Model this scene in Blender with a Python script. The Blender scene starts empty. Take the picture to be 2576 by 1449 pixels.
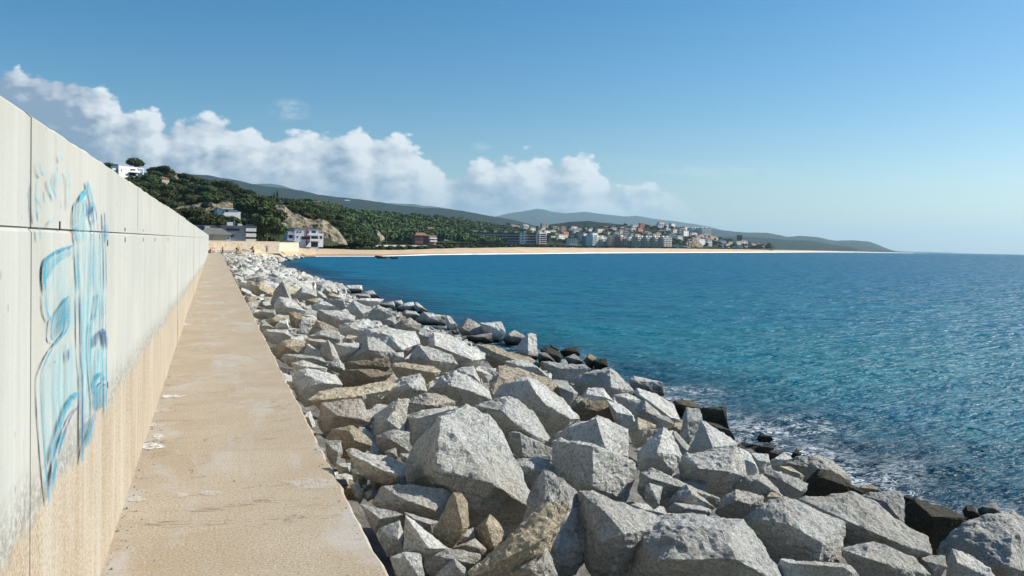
import bpy, bmesh, math, random
import numpy as np
from mathutils import Vector, Matrix, noise
random.seed(7); rng = np.random.default_rng(7)
C = bpy.context.scene.collection
R = math.radians
# ------------------------------------------------------------------ camera model
F = 2000.0; AZ = R(20.63); PITCH = R(1.5); ROLL = math.atan(.020); SH = 58.0
CAM = Vector((0, 0, 2.4)); SEA = -2.8
fw = Vector((math.sin(AZ)*math.cos(PITCH), math.cos(AZ)*math.cos(PITCH), -math.sin(PITCH)))
rt = Vector((math.cos(AZ), -math.sin(AZ), 0)); up = rt.cross(fw)
rt2 = rt*math.cos(ROLL) + up*math.sin(ROLL); up2 = up*math.cos(ROLL) - rt*math.sin(ROLL)
def ray(x, y): return fw + rt2*((x-1288)/F) + up2*((724.5-SH-y)/F)
def at(x, y, d): return CAM + ray(x, y)*d
def hit_z(x, y, z=SEA):
    r = ray(x, y); return CAM + r*((z-CAM.z)/r.z)
def hor(x): return 640-.020*(2576-x)
def proj(p):
    v = Vector(p)-CAM; d = v.dot(fw)
    return 1288+F*v.dot(rt2)/d, 724.5-SH-F*v.dot(up2)/d, d

# ------------------------------------------------------------------ helpers
def tag(o, label=None, cat=None, group=None, kind=None):
    if label: o['label'] = label
    if cat: o['category'] = cat
    if group: o['group'] = group
    if kind: o['kind'] = kind
    return o
def link(name, me, mat=None, parent=None):
    o = bpy.data.objects.new(name, me); C.objects.link(o)
    if mat is not None and not me.materials: me.materials.append(mat)
    if parent is not None: o.parent = parent
    return o
def empty(name, loc, rz=0, label=None, cat=None, group=None):
    o = bpy.data.objects.new(name, None); C.objects.link(o)
    o.location = loc; o.rotation_euler = (0, 0, rz); o.empty_display_size = .3
    return tag(o, label, cat, group)
def copy_tree(o, parent=None):
    c = o.copy(); C.objects.link(c); c.parent = parent
    for ch in list(o.children): copy_tree(ch, c)
    return c
def mesh(name, v, f, smooth=False):
    me = bpy.data.meshes.new(name); me.from_pydata([tuple(p) for p in v], [], [tuple(q) for q in f])
    if smooth: me.polygons.foreach_set('use_smooth', [True]*len(me.polygons))
    me.update(); return me
class MB:
    def __init__(s): s.v = []; s.f = []
    def box(s, c, d, rz=0, taper=1.0):
        n = len(s.v); cx, cy, cz = c; dx, dy, dz = d[0]/2, d[1]/2, d[2]/2
        for z, k in ((-dz, 1), (dz, taper)):
            for x, y in ((-dx, -dy), (dx, -dy), (dx, dy), (-dx, dy)):
                x *= k; y *= k
                s.v.append((cx+x*math.cos(rz)-y*math.sin(rz), cy+x*math.sin(rz)+y*math.cos(rz), cz+z))
        s.f += [(n, n+3, n+2, n+1), (n+4, n+5, n+6, n+7), (n, n+1, n+5, n+4), (n+1, n+2, n+6, n+5), (n+2, n+3, n+7, n+6), (n+3, n, n+4, n+7)]
        return s
    def tube(s, p0, p1, r0, r1=None, k=8):
        r1 = r0 if r1 is None else r1; p0 = Vector(p0); p1 = Vector(p1); d = (p1-p0).normalized()
        a = d.orthogonal().normalized(); b = d.cross(a); n = len(s.v)
        for p, r in ((p0, r0), (p1, r1)):
            for i in range(k):
                t = 2*math.pi*i/k; s.v.append(tuple(p+a*(r*math.cos(t))+b*(r*math.sin(t))))
        for i in range(k):
            j = (i+1) % k; s.f.append((n+i, n+j, n+k+j, n+k+i))
        s.f.append(tuple(n+i for i in range(k))[::-1]); s.f.append(tuple(n+k+i for i in range(k)))
        return s
    def prism(s, poly, y0, y1):          # poly in (x,z), extruded along y
        n = len(s.v); k = len(poly)
        s.v += [(x, y0, z) for x, z in poly] + [(x, y1, z) for x, z in poly]
        for i in range(k):
            j = (i+1) % k; s.f.append((n+i, n+j, n+k+j, n+k+i))
        s.f.append(tuple(n+i for i in range(k))[::-1]); s.f.append(tuple(n+k+i for i in range(k)))
        return s
    def build(s, name, mat, parent=None, smooth=False): return link(name, mesh(name, s.v, s.f, smooth), mat, parent)

# ------------------------------------------------------------------ materials
def newmat(name):
    m = bpy.data.materials.new(name); m.use_nodes = True; nt = m.node_tree
    return m, nt, nt.nodes['Principled BSDF']
def nd(nt, t, **kw):
    n = nt.nodes.new(t)
    for k, v in kw.items():
        if k == 'ins':
            for a, b in v.items(): n.inputs[a].default_value = b
        else: setattr(n, k, v)
    return n
def math_(nt, op, a, b=None, c=None, clamp=False):
    n = nd(nt, 'ShaderNodeMath', operation=op, use_clamp=clamp)
    for i, q in enumerate((a, b, c)):
        if q is None: continue
        if isinstance(q, (int, float)): n.inputs[i].default_value = q
        else: nt.links.new(q, n.inputs[i])
    return n.outputs[0]
def mixc(nt, f, a, b, blend='MIX'):
    n = nd(nt, 'ShaderNodeMix', data_type='RGBA', blend_type=blend)
    for i, q in ((0, f), (6, a), (7, b)):
        if isinstance(q, (int, float)): n.inputs[i].default_value = q
        elif isinstance(q, tuple): n.inputs[i].default_value = (*q[:3], 1)
        else: nt.links.new(q, n.inputs[i])
    return n.outputs[2]
def coords(nt, scale=(1, 1, 1), rot=(0, 0, 0), kind='Object'):
    t = nd(nt, 'ShaderNodeTexCoord'); m = nd(nt, 'ShaderNodeMapping')
    m.inputs['Scale'].default_value = scale; m.inputs['Rotation'].default_value = rot
    nt.links.new(t.outputs[kind], m.inputs[0]); return m.outputs[0]
def wpos(nt, scale=(1, 1, 1), rot=(0, 0, 0)):
    t = nd(nt, 'ShaderNodeNewGeometry'); m = nd(nt, 'ShaderNodeMapping')
    m.inputs['Scale'].default_value = scale; m.inputs['Rotation'].default_value = rot
    nt.links.new(t.outputs['Position'], m.inputs[0]); return m.outputs[0]
def noi(nt, vec, scale, detail=4, rough=.55, dist=0):
    n = nd(nt, 'ShaderNodeTexNoise'); n.inputs['Scale'].default_value = scale; n.inputs['Detail'].default_value = detail
    n.inputs['Roughness'].default_value = rough; n.inputs['Distortion'].default_value = dist
    nt.links.new(vec, n.inputs['Vector']); return n.outputs['Fac']
def ramp(nt, f, stops):
    n = nd(nt, 'ShaderNodeValToRGB'); e = n.color_ramp.elements
    while len(e) < len(stops): e.new(.5)
    for q, (p, c) in zip(e, stops):
        q.position = p; q.color = (c, c, c, 1) if isinstance(c, (int, float)) else (*c, 1)
    nt.links.new(f, n.inputs[0]); return n.outputs[0]
def bump(nt, h, strength, dist, bsdf):
    b = nd(nt, 'ShaderNodeBump'); b.inputs['Strength'].default_value = strength; b.inputs['Distance'].default_value = dist
    nt.links.new(h, b.inputs['Height']); nt.links.new(b.outputs[0], bsdf.inputs['Normal']); return b
def setc(nt, b, c):
    if isinstance(c, tuple): b.inputs['Base Color'].default_value = (*c[:3], 1)
    else: nt.links.new(c, b.inputs['Base Color'])

def plain(name, col, rough=.7, var=.12, scale=3.0, metal=0):
    m, nt, b = newmat(name); v = coords(nt); f = noi(nt, v, scale, 5)
    a = tuple(c*(1-var) for c in col); c2 = tuple(min(1, c*(1+var)) for c in col)
    setc(nt, b, mixc(nt, ramp(nt, f, [(.3, 0), (.7, 1)]), a, c2)); b.inputs['Roughness'].default_value = rough
    b.inputs['Metallic'].default_value = metal
    b.inputs['Specular IOR Level'].default_value = .3
    return m

def rock_mat(name, base, stain, stain_amt, spec=.25):
    m, nt, b = newmat(name); v = wpos(nt)
    oi = nd(nt, 'ShaderNodeObjectInfo')
    big = noi(nt, v, 1.1, 5, .6, .4); mid = noi(nt, v, 5, 6, .65); grain = noi(nt, v, 34, 3, .85); g2 = noi(nt, v, 12, 6, .8)
    c = mixc(nt, ramp(nt, big, [(.5-.35*stain_amt, 0), (.72-.35*stain_amt, 1)]), base, stain)
    ck = math_(nt, 'ABSOLUTE', math_(nt, 'SUBTRACT', noi(nt, wpos(nt, (1, 1, 1.7), (.5, .3, 0)), .75, 7, .6, 1.2), .5))
    c = mixc(nt, ramp(nt, ck, [(.004, .75), (.016, 0)]), c, tuple(x*.4 for x in base))
    stn = noi(nt, wpos(nt, (1, 1, .6)), .55, 7, .7, .8)
    c = mixc(nt, ramp(nt, stn, [(.5, 0), (.62, .6)]), c, tuple(x*y for x, y in zip(base, (.62, .58, .5))))
    c = mixc(nt, ramp(nt, mid, [(.34, .4), (.55, 0)]), c, tuple(x*.62 for x in base))
    c = mixc(nt, ramp(nt, g2, [(.33, .6), (.46, 0)]), c, tuple(x*.45 for x in base))
    c = mixc(nt, ramp(nt, grain, [(.36, .7), (.48, 0)]), c, tuple(x*.38 for x in base))
    c = mixc(nt, ramp(nt, grain, [(.54, 0), (.66, .7)]), c, tuple(min(1, x*1.45) for x in base))
    hs = nd(nt, 'ShaderNodeHueSaturation'); nt.links.new(c, hs.inputs['Color'])
    nt.links.new(math_(nt, 'MULTIPLY_ADD', oi.outputs['Random'], .35, .82), hs.inputs['Value'])
    # wet, weed-dark band just above the sea
    sep = nd(nt, 'ShaderNodeSeparateXYZ'); nt.links.new(wpos(nt), sep.inputs[0])
    zz = math_(nt, 'ADD', sep.outputs['Z'], math_(nt, 'MULTIPLY', big, -.9))
    wet = nd(nt, 'ShaderNodeMapRange'); nt.links.new(zz, wet.inputs[0]); wet.inputs[1].default_value = -2.75; wet.inputs[2].default_value = -3.25
    c2 = mixc(nt, wet.outputs[0], hs.outputs[0], (.028, .026, .02)); setc(nt, b, c2)
    b.inputs['Roughness'].default_value = .85; b.inputs['Specular IOR Level'].default_value = spec
    h = math_(nt, 'ADD', math_(nt, 'MULTIPLY', g2, 1.2), math_(nt, 'MULTIPLY', grain, .5))
    h = math_(nt, 'ADD', h, math_(nt, 'MULTIPLY', mid, 2.0))
    bump(nt, h, 1.0, .07, b); return m
RK = {'g': rock_mat('granite_grey', (.72, .72, .68), (.62, .58, .49), .24),
      'l': rock_mat('granite_pale', (.84, .835, .79), (.78, .73, .63), .25),
      't': rock_mat('granite_tan', (.74, .65, .50), (.58, .48, .34), .5),
      'b': rock_mat('granite_brown', (.50, .43, .32), (.36, .29, .2), .6),
      'm': rock_mat('granite_mid', (.60, .60, .565), (.52, .48, .41), .28),
      'p': rock_mat('granite_pinkish', (.74, .66, .56), (.64, .58, .5), .5),
      'd': rock_mat('granite_dark', (.11, .105, .09), (.07, .06, .04), .6)}

# sandy aggregate of the path / lower wall
def aggregate(nt, v):
    a = noi(nt, v, 48, 3, .85); bb = noi(nt, v, 16, 6, .75); big = noi(nt, v, .9, 5, .6, .5)
    c = mixc(nt, ramp(nt, big, [(.35, 0), (.7, 1)]), (.37, .30, .215), (.43, .37, .285))
    c = mixc(nt, ramp(nt, a, [(.38, .85), (.5, 0)]), c, (.22, .165, .11))
    c = mixc(nt, ramp(nt, a, [(.56, 0), (.7, .6)]), c, (.66, .6, .48))
    c = mixc(nt, ramp(nt, bb, [(.3, .5), (.45, 0)]), c, (.33, .27, .2))
    return c, a, bb
m, nt, b = newmat('path_aggregate'); v = wpos(nt)
c, a, bb = aggregate(nt, v)
gp = noi(nt, wpos(nt, (1.2, .55, 1)), .9, 6, .7, .8)
c = mixc(nt, ramp(nt, gp, [(.52, 0), (.64, .7)]), c, (.42, .40, .37))
wn = noi(nt, wpos(nt, (.6, 2.2, 1)), 1.3, 6, .7, .4)
c = mixc(nt, ramp(nt, wn, [(.34, .6), (.46, 0)]), c, (.34, .26, .17))
crk = math_(nt, 'ABSOLUTE', math_(nt, 'SUBTRACT', noi(nt, wpos(nt, (.35, 1, 1)), .9, 8, .6, .8), .5))
c = mixc(nt, math_(nt, 'MULTIPLY', ramp(nt, crk, [(.0015, .8), (.005, 0)]), ramp(nt, wn, [(.48, 0), (.56, 1)])), c, (.13, .1, .07))
pits = noi(nt, wpos(nt, (1, .6, 1)), 6.5, 5, .8)
c = mixc(nt, ramp(nt, pits, [(.24, .8), (.31, 0)]), c, (.14, .12, .1))
setc(nt, b, c); b.inputs['Roughness'].default_value = .9; b.inputs['Specular IOR Level'].default_value = .2
bump(nt, math_(nt, 'ADD', a, bb), .6, .008, b); M_PATH = m

m, nt, b = newmat('wall_concrete')
vs = wpos(nt, (1, 1.0, .045)); st = noi(nt, vs, 9, 5, .65); vs2 = noi(nt, wpos(nt, (1, 1, .02)), 2.2, 4)
v = wpos(nt); big = noi(nt, v, .8, 5, .6); fine = noi(nt, v, 45, 4, .7)
c = mixc(nt, ramp(nt, st, [(.3, 0), (.7, 1)]), (.345, .355, .33), (.43, .445, .42))
c = mixc(nt, ramp(nt, vs2, [(.35, .6), (.58, 0)]), c, (.37, .365, .32))
c = mixc(nt, ramp(nt, big, [(.35, .35), (.6, 0)]), c, (.52, .49, .44))
pit = nd(nt, 'ShaderNodeTexVoronoi'); pit.inputs['Scale'].default_value = 9; nt.links.new(wpos(nt, (1, 1, .55)), pit.inputs['Vector'])
c = mixc(nt, ramp(nt, pit.outputs['Distance'], [(.07, .75), (.11, 0)]), c, (.25, .24, .22))
ms = ramp(nt, noi(nt, wpos(nt, (1, 2.2, .5)), 5, 4, .7), [(.24, .8), (.30, 0)])
c = mixc(nt, ms, c, (.3, .28, .25))
sep = nd(nt, 'ShaderNodeSeparateXYZ'); nt.links.new(wpos(nt), sep.inputs[0])
edge = math_(nt, 'ADD', sep.outputs['Z'], math_(nt, 'MULTIPLY', math_(nt, 'SUBTRACT', noi(nt, wpos(nt), 2.3, 7, .72), .5), .5))
edge = math_(nt, 'ADD', edge, math_(nt, 'MULTIPLY', sep.outputs['Y'], .016))
lowf = nd(nt, 'ShaderNodeMapRange'); nt.links.new(edge, lowf.inputs[0]); lowf.inputs[1].default_value = 1.27; lowf.inputs[2].default_value = 1.19
ca, a, bb = aggregate(nt, wpos(nt))
ca = mixc(nt, ramp(nt, noi(nt, wpos(nt, (1, 1, .12)), 4.5, 4, .6), [(.45, 0), (.65, .45)]), ca, (.48, .46, .42))
rim = nd(nt, 'ShaderNodeMapRange'); nt.links.new(edge, rim.inputs[0]); rim.inputs[1].default_value = 1.5; rim.inputs[2].default_value = 1.24
rimn = math_(nt, 'MULTIPLY', rim.outputs[0], ramp(nt, noi(nt, v, 24, 4, .8), [(.42, 0), (.55, .9)]))
c = mixc(nt, rimn, c, (.2, .18, .155))
c = mixc(nt, lowf.outputs[0], c, ca)
topd = nd(nt, 'ShaderNodeMapRange'); nt.links.new(sep.outputs['Z'], topd.inputs[0]); topd.inputs[1].default_value = 2.72; topd.inputs[2].default_value = 2.95
c = mixc(nt, math_(nt, 'MULTIPLY', topd.outputs[0], ramp(nt, noi(nt, wpos(nt, (1, 1, .3)), 6, 4), [(.35, 0), (.7, .5)])), c, (.4, .36, .3))
setc(nt, b, c); b.inputs['Roughness'].default_value = .88; b.inputs['Specular IOR Level'].default_value = .2
h = math_(nt, 'ADD', math_(nt, 'MULTIPLY', fine, .35), math_(nt, 'MULTIPLY', st, .5))
h = math_(nt, 'ADD', h, math_(nt, 'MULTIPLY', math_(nt, 'MULTIPLY', math_(nt, 'ADD', a, bb), lowf.outputs[0]), 1.2))
bump(nt, h, .6, .008, b); M_WALL = m
M_JOINT = plain('joint_concrete', (.45, .44, .4), .95)  # plain grey concrete behind the wall joints and under the path

# graffiti: colour + alpha from a vertex colour
m, nt, b = newmat('spray_paint')
at_ = nd(nt, 'ShaderNodeAttribute', attribute_name='paint')
st = noi(nt, wpos(nt, (1, 1, .1)), 14, 5, .7); gr = noi(nt, wpos(nt), 60, 3, .8)
al = math_(nt, 'MULTIPLY', at_.outputs['Alpha'], ramp(nt, st, [(.25, .45), (.5, 1)]))
al = math_(nt, 'MULTIPLY', al, ramp(nt, gr, [(.3, .45), (.5, 1)]))
al = math_(nt, 'MULTIPLY', al, ramp(nt, noi(nt, wpos(nt, (1, 1.4, .35)), 7, 5, .7, .6), [(.36, .12), (.56, 1)]))
al = math_(nt, 'MULTIPLY', al, 1.15, clamp=True)
nt.links.new(at_.outputs['Color'], b.inputs['Base Color']); nt.links.new(al, b.inputs['Alpha']); b.inputs['Roughness'].default_value = .6
M_PAINT = m

def water_mat():
    m, nt, b = newmat('sea_water'); v = wpos(nt)
    sep = nd(nt, 'ShaderNodeSeparateXYZ'); nt.links.new(v, sep.inputs[0])
    X, Y = sep.outputs['X'], sep.outputs['Y']
    big = noi(nt, wpos(nt, (.75, .75, .3), (0, 0, AZ)), .045, 4, .55, .6)
    off = math_(nt, 'ADD', X, math_(nt, 'MULTIPLY', math_(nt, 'SUBTRACT', big, .5), 16))
    near = nd(nt, 'ShaderNodeMapRange'); nt.links.new(off, near.inputs[0]); near.inputs[1].default_value = 13; near.inputs[2].default_value = 22
    patch = ramp(nt, noi(nt, wpos(nt, (.6, 1.3, 1), (0, 0, AZ)), .035, 3, .5, .5), [(.42, 0), (.58, 1)])
    d = nd(nt, 'ShaderNodeVectorMath', operation='LENGTH'); nt.links.new(v, d.inputs[0])
    farf = nd(nt, 'ShaderNodeMapRange'); nt.links.new(d.outputs['Value'], farf.inputs[0]); farf.inputs[1].default_value = 25; farf.inputs[2].default_value = 160
    teal = mixc(nt, patch, (.005, .105, .17), (.006, .14, .185))
    c = mixc(nt, farf.outputs[0], teal, (.005, .12, .215))
    c = mixc(nt, near.outputs[0], (.003, .02, .045), c)
    # foam near the rocks
    fx = nd(nt, 'ShaderNodeMapRange'); nt.links.new(math_(nt, 'ADD', X, math_(nt, 'MULTIPLY', noi(nt, v, .23, 3), -6.0)), fx.inputs[0])
    fx.inputs[1].default_value = 13.6; fx.inputs[2].default_value = 10.4
    yy = nd(nt, 'ShaderNodeMapRange'); nt.links.new(Y, yy.inputs[0]); yy.inputs[1].default_value = 60; yy.inputs[2].default_value = 30
    yy.inputs[3].default_value = .25; yy.inputs[4].default_value = 1
    vein = noi(nt, wpos(nt, (1.0, 1.5, 1), (0, 0, AZ+.3)), 2.2, 6, .68, 1.3)
    vein = math_(nt, 'ABSOLUTE', math_(nt, 'SUBTRACT', vein, .5))
    vf = ramp(nt, vein, [(.022, 1), (.06, 0)])
    blot = ramp(nt, noi(nt, v, .8, 4, .6), [(.45, 0), (.57, 1)])
    foam = math_(nt, 'MULTIPLY', math_(nt, 'MULTIPLY', fx.outputs[0], yy.outputs[0]), math_(nt, 'MULTIPLY', vf, blot), clamp=True)
    for (fx_, fy_, fr) in ((1720, 972, 1.6), (1930, 1075, 1.9), (2030, 1062, 1.5), (1900, 1118, 1.6), (2010, 1125, 1.8), (2165, 1195, 1.3), (2260, 1225, .9), (2330, 1270, 1.3), (2420, 1292, 1.0)):
        q = hit_z(fx_, fy_, SEA); dv = nd(nt, 'ShaderNodeVectorMath', operation='DISTANCE'); nt.links.new(v, dv.inputs[0]); dv.inputs[1].default_value = q
        fall = math_(nt, 'SUBTRACT', 1.25, math_(nt, 'DIVIDE', dv.outputs['Value'], fr*.95), clamp=True)
        foam = math_(nt, 'MAXIMUM', foam, math_(nt, 'MULTIPLY', fall, math_(nt, 'MULTIPLY', ramp(nt, vein, [(.014, 1), (.04, 0)]), ramp(nt, noi(nt, v, 1.7, 3), [(.42, 0), (.54, 1)]))))
    c = mixc(nt, foam, c, (.75, .8, .82)); setc(nt, b, c)
    r = math_(nt, 'ADD', math_(nt, 'MULTIPLY_ADD', foam, .6, .34), math_(nt, 'MULTIPLY', farf.outputs[0], .12)); nt.links.new(r, b.inputs['Roughness']); b.inputs['IOR'].default_value = 1.33; b.inputs['Specular IOR Level'].default_value = .17
    n1 = noi(nt, wpos(nt, (.7, 2.4, 1), (0, 0, AZ+.05)), 2.6, 3, .6, .2)
    n2 = noi(nt, wpos(nt, (.6, 2.2, 1), (0, 0, AZ+.2)), .85, 3, .6, .2)
    n3 = noi(nt, wpos(nt, (.5, 2.2, 1), (0, 0, AZ-.1)), .28, 3, .6, .2)
    n4 = noi(nt, wpos(nt, (.45, 2.2, 1), (0, 0, AZ+.1)), .09, 3, .65)
    def band(a, b_, lo, hi):
        w = nd(nt, 'ShaderNodeMapRange'); nt.links.new(d.outputs['Value'], w.inputs[0]); w.inputs[1].default_value = a; w.inputs[2].default_value = b_; w.inputs[3].default_value = lo; w.inputs[4].default_value = hi; return w.outputs[0]
    h = math_(nt, 'MULTIPLY', n1, band(20, 70, .28, .0))
    h = math_(nt, 'ADD', h, math_(nt, 'MULTIPLY', n2, band(40, 200, .7, .3)))
    h = math_(nt, 'ADD', h, math_(nt, 'MULTIPLY', n3, band(40, 150, .6, 2.0)))
    h = math_(nt, 'ADD', h, math_(nt, 'MULTIPLY', n4, band(120, 500, 0, 5.)))
    bump(nt, h, 1.0, 1.0, b); return m
M_SEA = water_mat()

def foliage(name, c1, c2, c3=None):
    m, nt, b = newmat(name); oi = nd(nt, 'ShaderNodeObjectInfo')
    f = noi(nt, wpos(nt), .55, 4, .6); g = noi(nt, wpos(nt), 3, 3, .6)
    c = mixc(nt, ramp(nt, f, [(.35, 0), (.65, 1)]), c1, c2)
    c = mixc(nt, ramp(nt, g, [(.4, .5), (.6, 0)]), c, tuple(x*.5 for x in c1))
    hs = nd(nt, 'ShaderNodeHueSaturation'); nt.links.new(c, hs.inputs['Color'])
    nt.links.new(math_(nt, 'MULTIPLY_ADD', oi.outputs['Random'], .9, .6), hs.inputs['Value'])
    nt.links.new(math_(nt, 'MULTIPLY_ADD', oi.outputs['Random'], .09, .44), hs.inputs['Hue'])
    setc(nt, b, hs.outputs[0]); b.inputs['Roughness'].default_value = .8; b.inputs['Specular IOR Level'].default_value = .15
    return m
M_PINE = foliage('pine_foliage', (.028, .048, .016), (.085, .11, .034))
M_BUSH = foliage('bush_foliage', (.04, .05, .022), (.09, .10, .045))
M_DRY = foliage('dry_bush', (.13, .11, .06), (.2, .17, .1))
M_CYP = foliage('cypress_foliage', (.014, .026, .011), (.028, .045, .018))
M_PALM = foliage('palm_foliage', (.05, .07, .02), (.09, .11, .03))
M_TRUNK = plain('bark', (.12, .08, .055), .9)

def ground_mat(name, stops, scale=.04, bumpd=1.0):
    m, nt, b = newmat(name); f = noi(nt, wpos(nt), scale, 8, .65, .4)
    c = ramp(nt, f, stops); g = noi(nt, wpos(nt), scale*12, 5, .7)
    c = mixc(nt, ramp(nt, g, [(.35, .5), (.6, 0)]), c, (.02, .03, .012))
    setc(nt, b, c); b.inputs['Roughness'].default_value = .95; b.inputs['Specular IOR Level'].default_value = .1
    bump(nt, g, .8, bumpd, b); return m
M_HILL = ground_mat('hill_scrub', [(.35, (.03, .048, .018)), (.55, (.05, .065, .026)), (.68, (.13, .11, .06))], .05, 1.5)
M_FOR = ground_mat('forest_floor', [(.35, (.022, .042, .016)), (.6, (.042, .062, .024)), (.75, (.07, .08, .04))], .02, 4)
M_FARHILL = ground_mat('far_wooded_hill', [(.35, (.014, .028, .022)), (.6, (.022, .04, .03)), (.72, (.045, .055, .04))], .012, 12)
m, nt, b = newmat('cliff_rock'); v = wpos(nt)
f = noi(nt, wpos(nt, (1, 1, .7)), .12, 8, .68, .8); g = noi(nt, v, .9, 6, .7)
c = ramp(nt, f, [(.3, (.16, .13, .08)), (.45, (.32, .26, .18)), (.6, (.40, .33, .25)), (.75, (.35, .22, .12))])
c = mixc(nt, ramp(nt, g, [(.3, .75), (.5, 0)]), c, (.1, .09, .05))
c = mixc(nt, ramp(nt, noi(nt, v, .35, 5, .7), [(.47, 0), (.57, .9)]), c, (.05, .06, .025))
setc(nt, b, c); b.inputs['Roughness'].default_value = .95; bump(nt, g, 1, 1.2, b); M_CLIFF = m
m, nt, b = newmat('sand'); v = wpos(nt)
f = noi(nt, wpos(nt, (1, 1, 1)), .06, 6, .6); g = noi(nt, v, .8, 5, .7)
c = mixc(nt, ramp(nt, f, [(.35, 0), (.7, 1)]), (.52, .37, .225), (.6, .46, .3))
c = mixc(nt, ramp(nt, g, [(.3, .5), (.5, 0)]), c, (.36, .25, .15))
sep = nd(nt, 'ShaderNodeSeparateXYZ'); nt.links.new(v, sep.inputs[0])
w = nd(nt, 'ShaderNodeMapRange'); nt.links.new(sep.outputs['Z'], w.inputs[0]); w.inputs[1].default_value = SEA+.75; w.inputs[2].default_value = SEA+.35
c = mixc(nt, w.outputs[0], c, (.3, .19, .11))
setc(nt, b, c); b.inputs['Roughness'].default_value = .95; bump(nt, g, .8, .4, b); M_SAND = m
m, nt, b = newmat('rubble'); v = wpos(nt); f = noi(nt, v, 3, 6, .7)
setc(nt, b, ramp(nt, f, [(.3, (.06, .055, .045)), (.7, (.22, .21, .19))])); b.inputs['Roughness'].default_value = .95
bump(nt, f, 1, .12, b); M_CORE = m  # dark grey puts shade into the gaps between the boulders
m, nt, b = newmat('old_masonry'); v = wpos(nt); 
br = nd(nt, 'ShaderNodeTexVoronoi', feature='DISTANCE_TO_EDGE'); br.inputs['Scale'].default_value = .9; nt.links.new(wpos(nt, (1, 1, 1.5)), br.inputs['Vector'])
f = noi(nt, v, 1.2, 5, .7)
c = ramp(nt, f, [(.3, (.3, .25, .18)), (.7, (.52, .44, .33))])
c = mixc(nt, ramp(nt, br.outputs['Distance'], [(.02, .6), (.06, 0)]), c, (.58, .5, .4))
setc(nt, b, c); b.inputs['Roughness'].default_value = .95; M_MASON = m
W = plain('white_render', (.78, .77, .74), .8, .05, .6)
CREAM = plain('cream_render', (.62, .55, .4), .8, .08, .6)
BLUEGR = plain('slate_blue_render', (.25, .28, .34), .8, .06, .6)
WBLUE = plain('shaded_white_and_pale_blue_render', (.6, .62, .68), .8, .05, .6)  # bluish shade of white walls put into the colour; pale blue houses too
DARK = plain('dark_opening', (.025, .028, .032), .3, .1, 1)
GLASS = plain('window_glass', (.04, .055, .07), .12, .1, 1)
TERRA = plain('terracotta', (.28, .14, .09), .85, .2, .8)
BRICK = plain('red_brick', (.26, .085, .05), .85, .2, .8)
PINK = plain('pink_render', (.5, .2, .15), .8, .1, .6)
OCHRE = plain('ochre_render', (.66, .5, .34), .8, .1, .6)
BEIGE = plain('beige_render', (.5, .43, .33), .8, .1, .6)
GREY = plain('grey_roofing', (.17, .165, .15), .9, .15, .8)
GREYW = plain('grey_render', (.3, .3, .28), .85, .1, .6)
METAL = plain('galvanised_metal', (.3, .31, .32), .4, .05, 4, .6)
FOAM = plain('sea_foam_white', (.82, .85, .86), .9, .04, 3)
BLACKW = plain('black_wet_rock', (.03, .027, .022), .6, .3, 2)

# ------------------------------------------------------------------ the sea wall, path
WX = -.725; PX = 1.205; WEND = 152.0; WTOP = 2.928
def panel(mb, x, y0, y1, z0, z1, jit, seed):
    n = max(2, int((y1-y0)/.12)); base = len(mb.v)
    for i in range(n+1):
        y = y0+(y1-y0)*i/n; e = noise.noise(Vector((seed, y*1.7, 0)))*jit + noise.noise(Vector((seed, y*8, 3)))*jit*.5
        for dx, z in ((0, z0), (0, z1+e-.02), (-.02, z1+e), (-.5, z1+e)):
            mb.v.append((x+dx + (noise.noise(Vector((y*.9, z, seed)))*.003), y, z))
    for i in range(n):
        for k in range(3):
            a = base+i*4+k; mb.f.append((a, a+1, a+5, a+4))
    mb.f.append(tuple(base+k for k in (3, 2, 1, 0))); mb.f.append(tuple(base+n*4+k for k in (0, 1, 2, 3)))
mb = MB(); y = 3.9-5.1*3; k = 0
while y < WEND:
    off = random.uniform(-.004, .004); 
    panel(mb, WX+off, y+.0018, min(y+5.1, WEND)-.0018, .0, 2.4308, .001, k+.3)
    panel(mb, WX+off+random.uniform(-.0008, .0008), y+.0018, min(y+5.1, WEND)-.0018, 2.4322, WTOP+random.uniform(-.012, .012), .012, k+50.3)
    y += 5.1; k += 1
wall = mb.build('sea_wall', M_WALL); tag(wall, 'long pale concrete sea wall with blue graffiti running beside the path', 'wall')
core = MB().box((WX-.27, WEND/2-6, 1.44), (.51, WEND+12, 2.92)).build('joint_filler', M_JOINT, wall)
mb = MB()
for (x, y) in ((270, 611), (905/2.881, 577), (1036/2.881, 580), (1036/2.881, 603), (1122/2.881, 603), (905/2.881, 603), (1217/2.881, 603), (430/2.881, 568), (270, 968)):
    r = ray(x, y); p = CAM+r*((WX-CAM.x)/r.x); s = .012 if x < 272 else .009
    mb.box((WX+.002, p.y, p.z), (.006, s, .045 if y != 577 and y != 580 else .03))
mb.build('tie_slot', DARK, wall)

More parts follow.
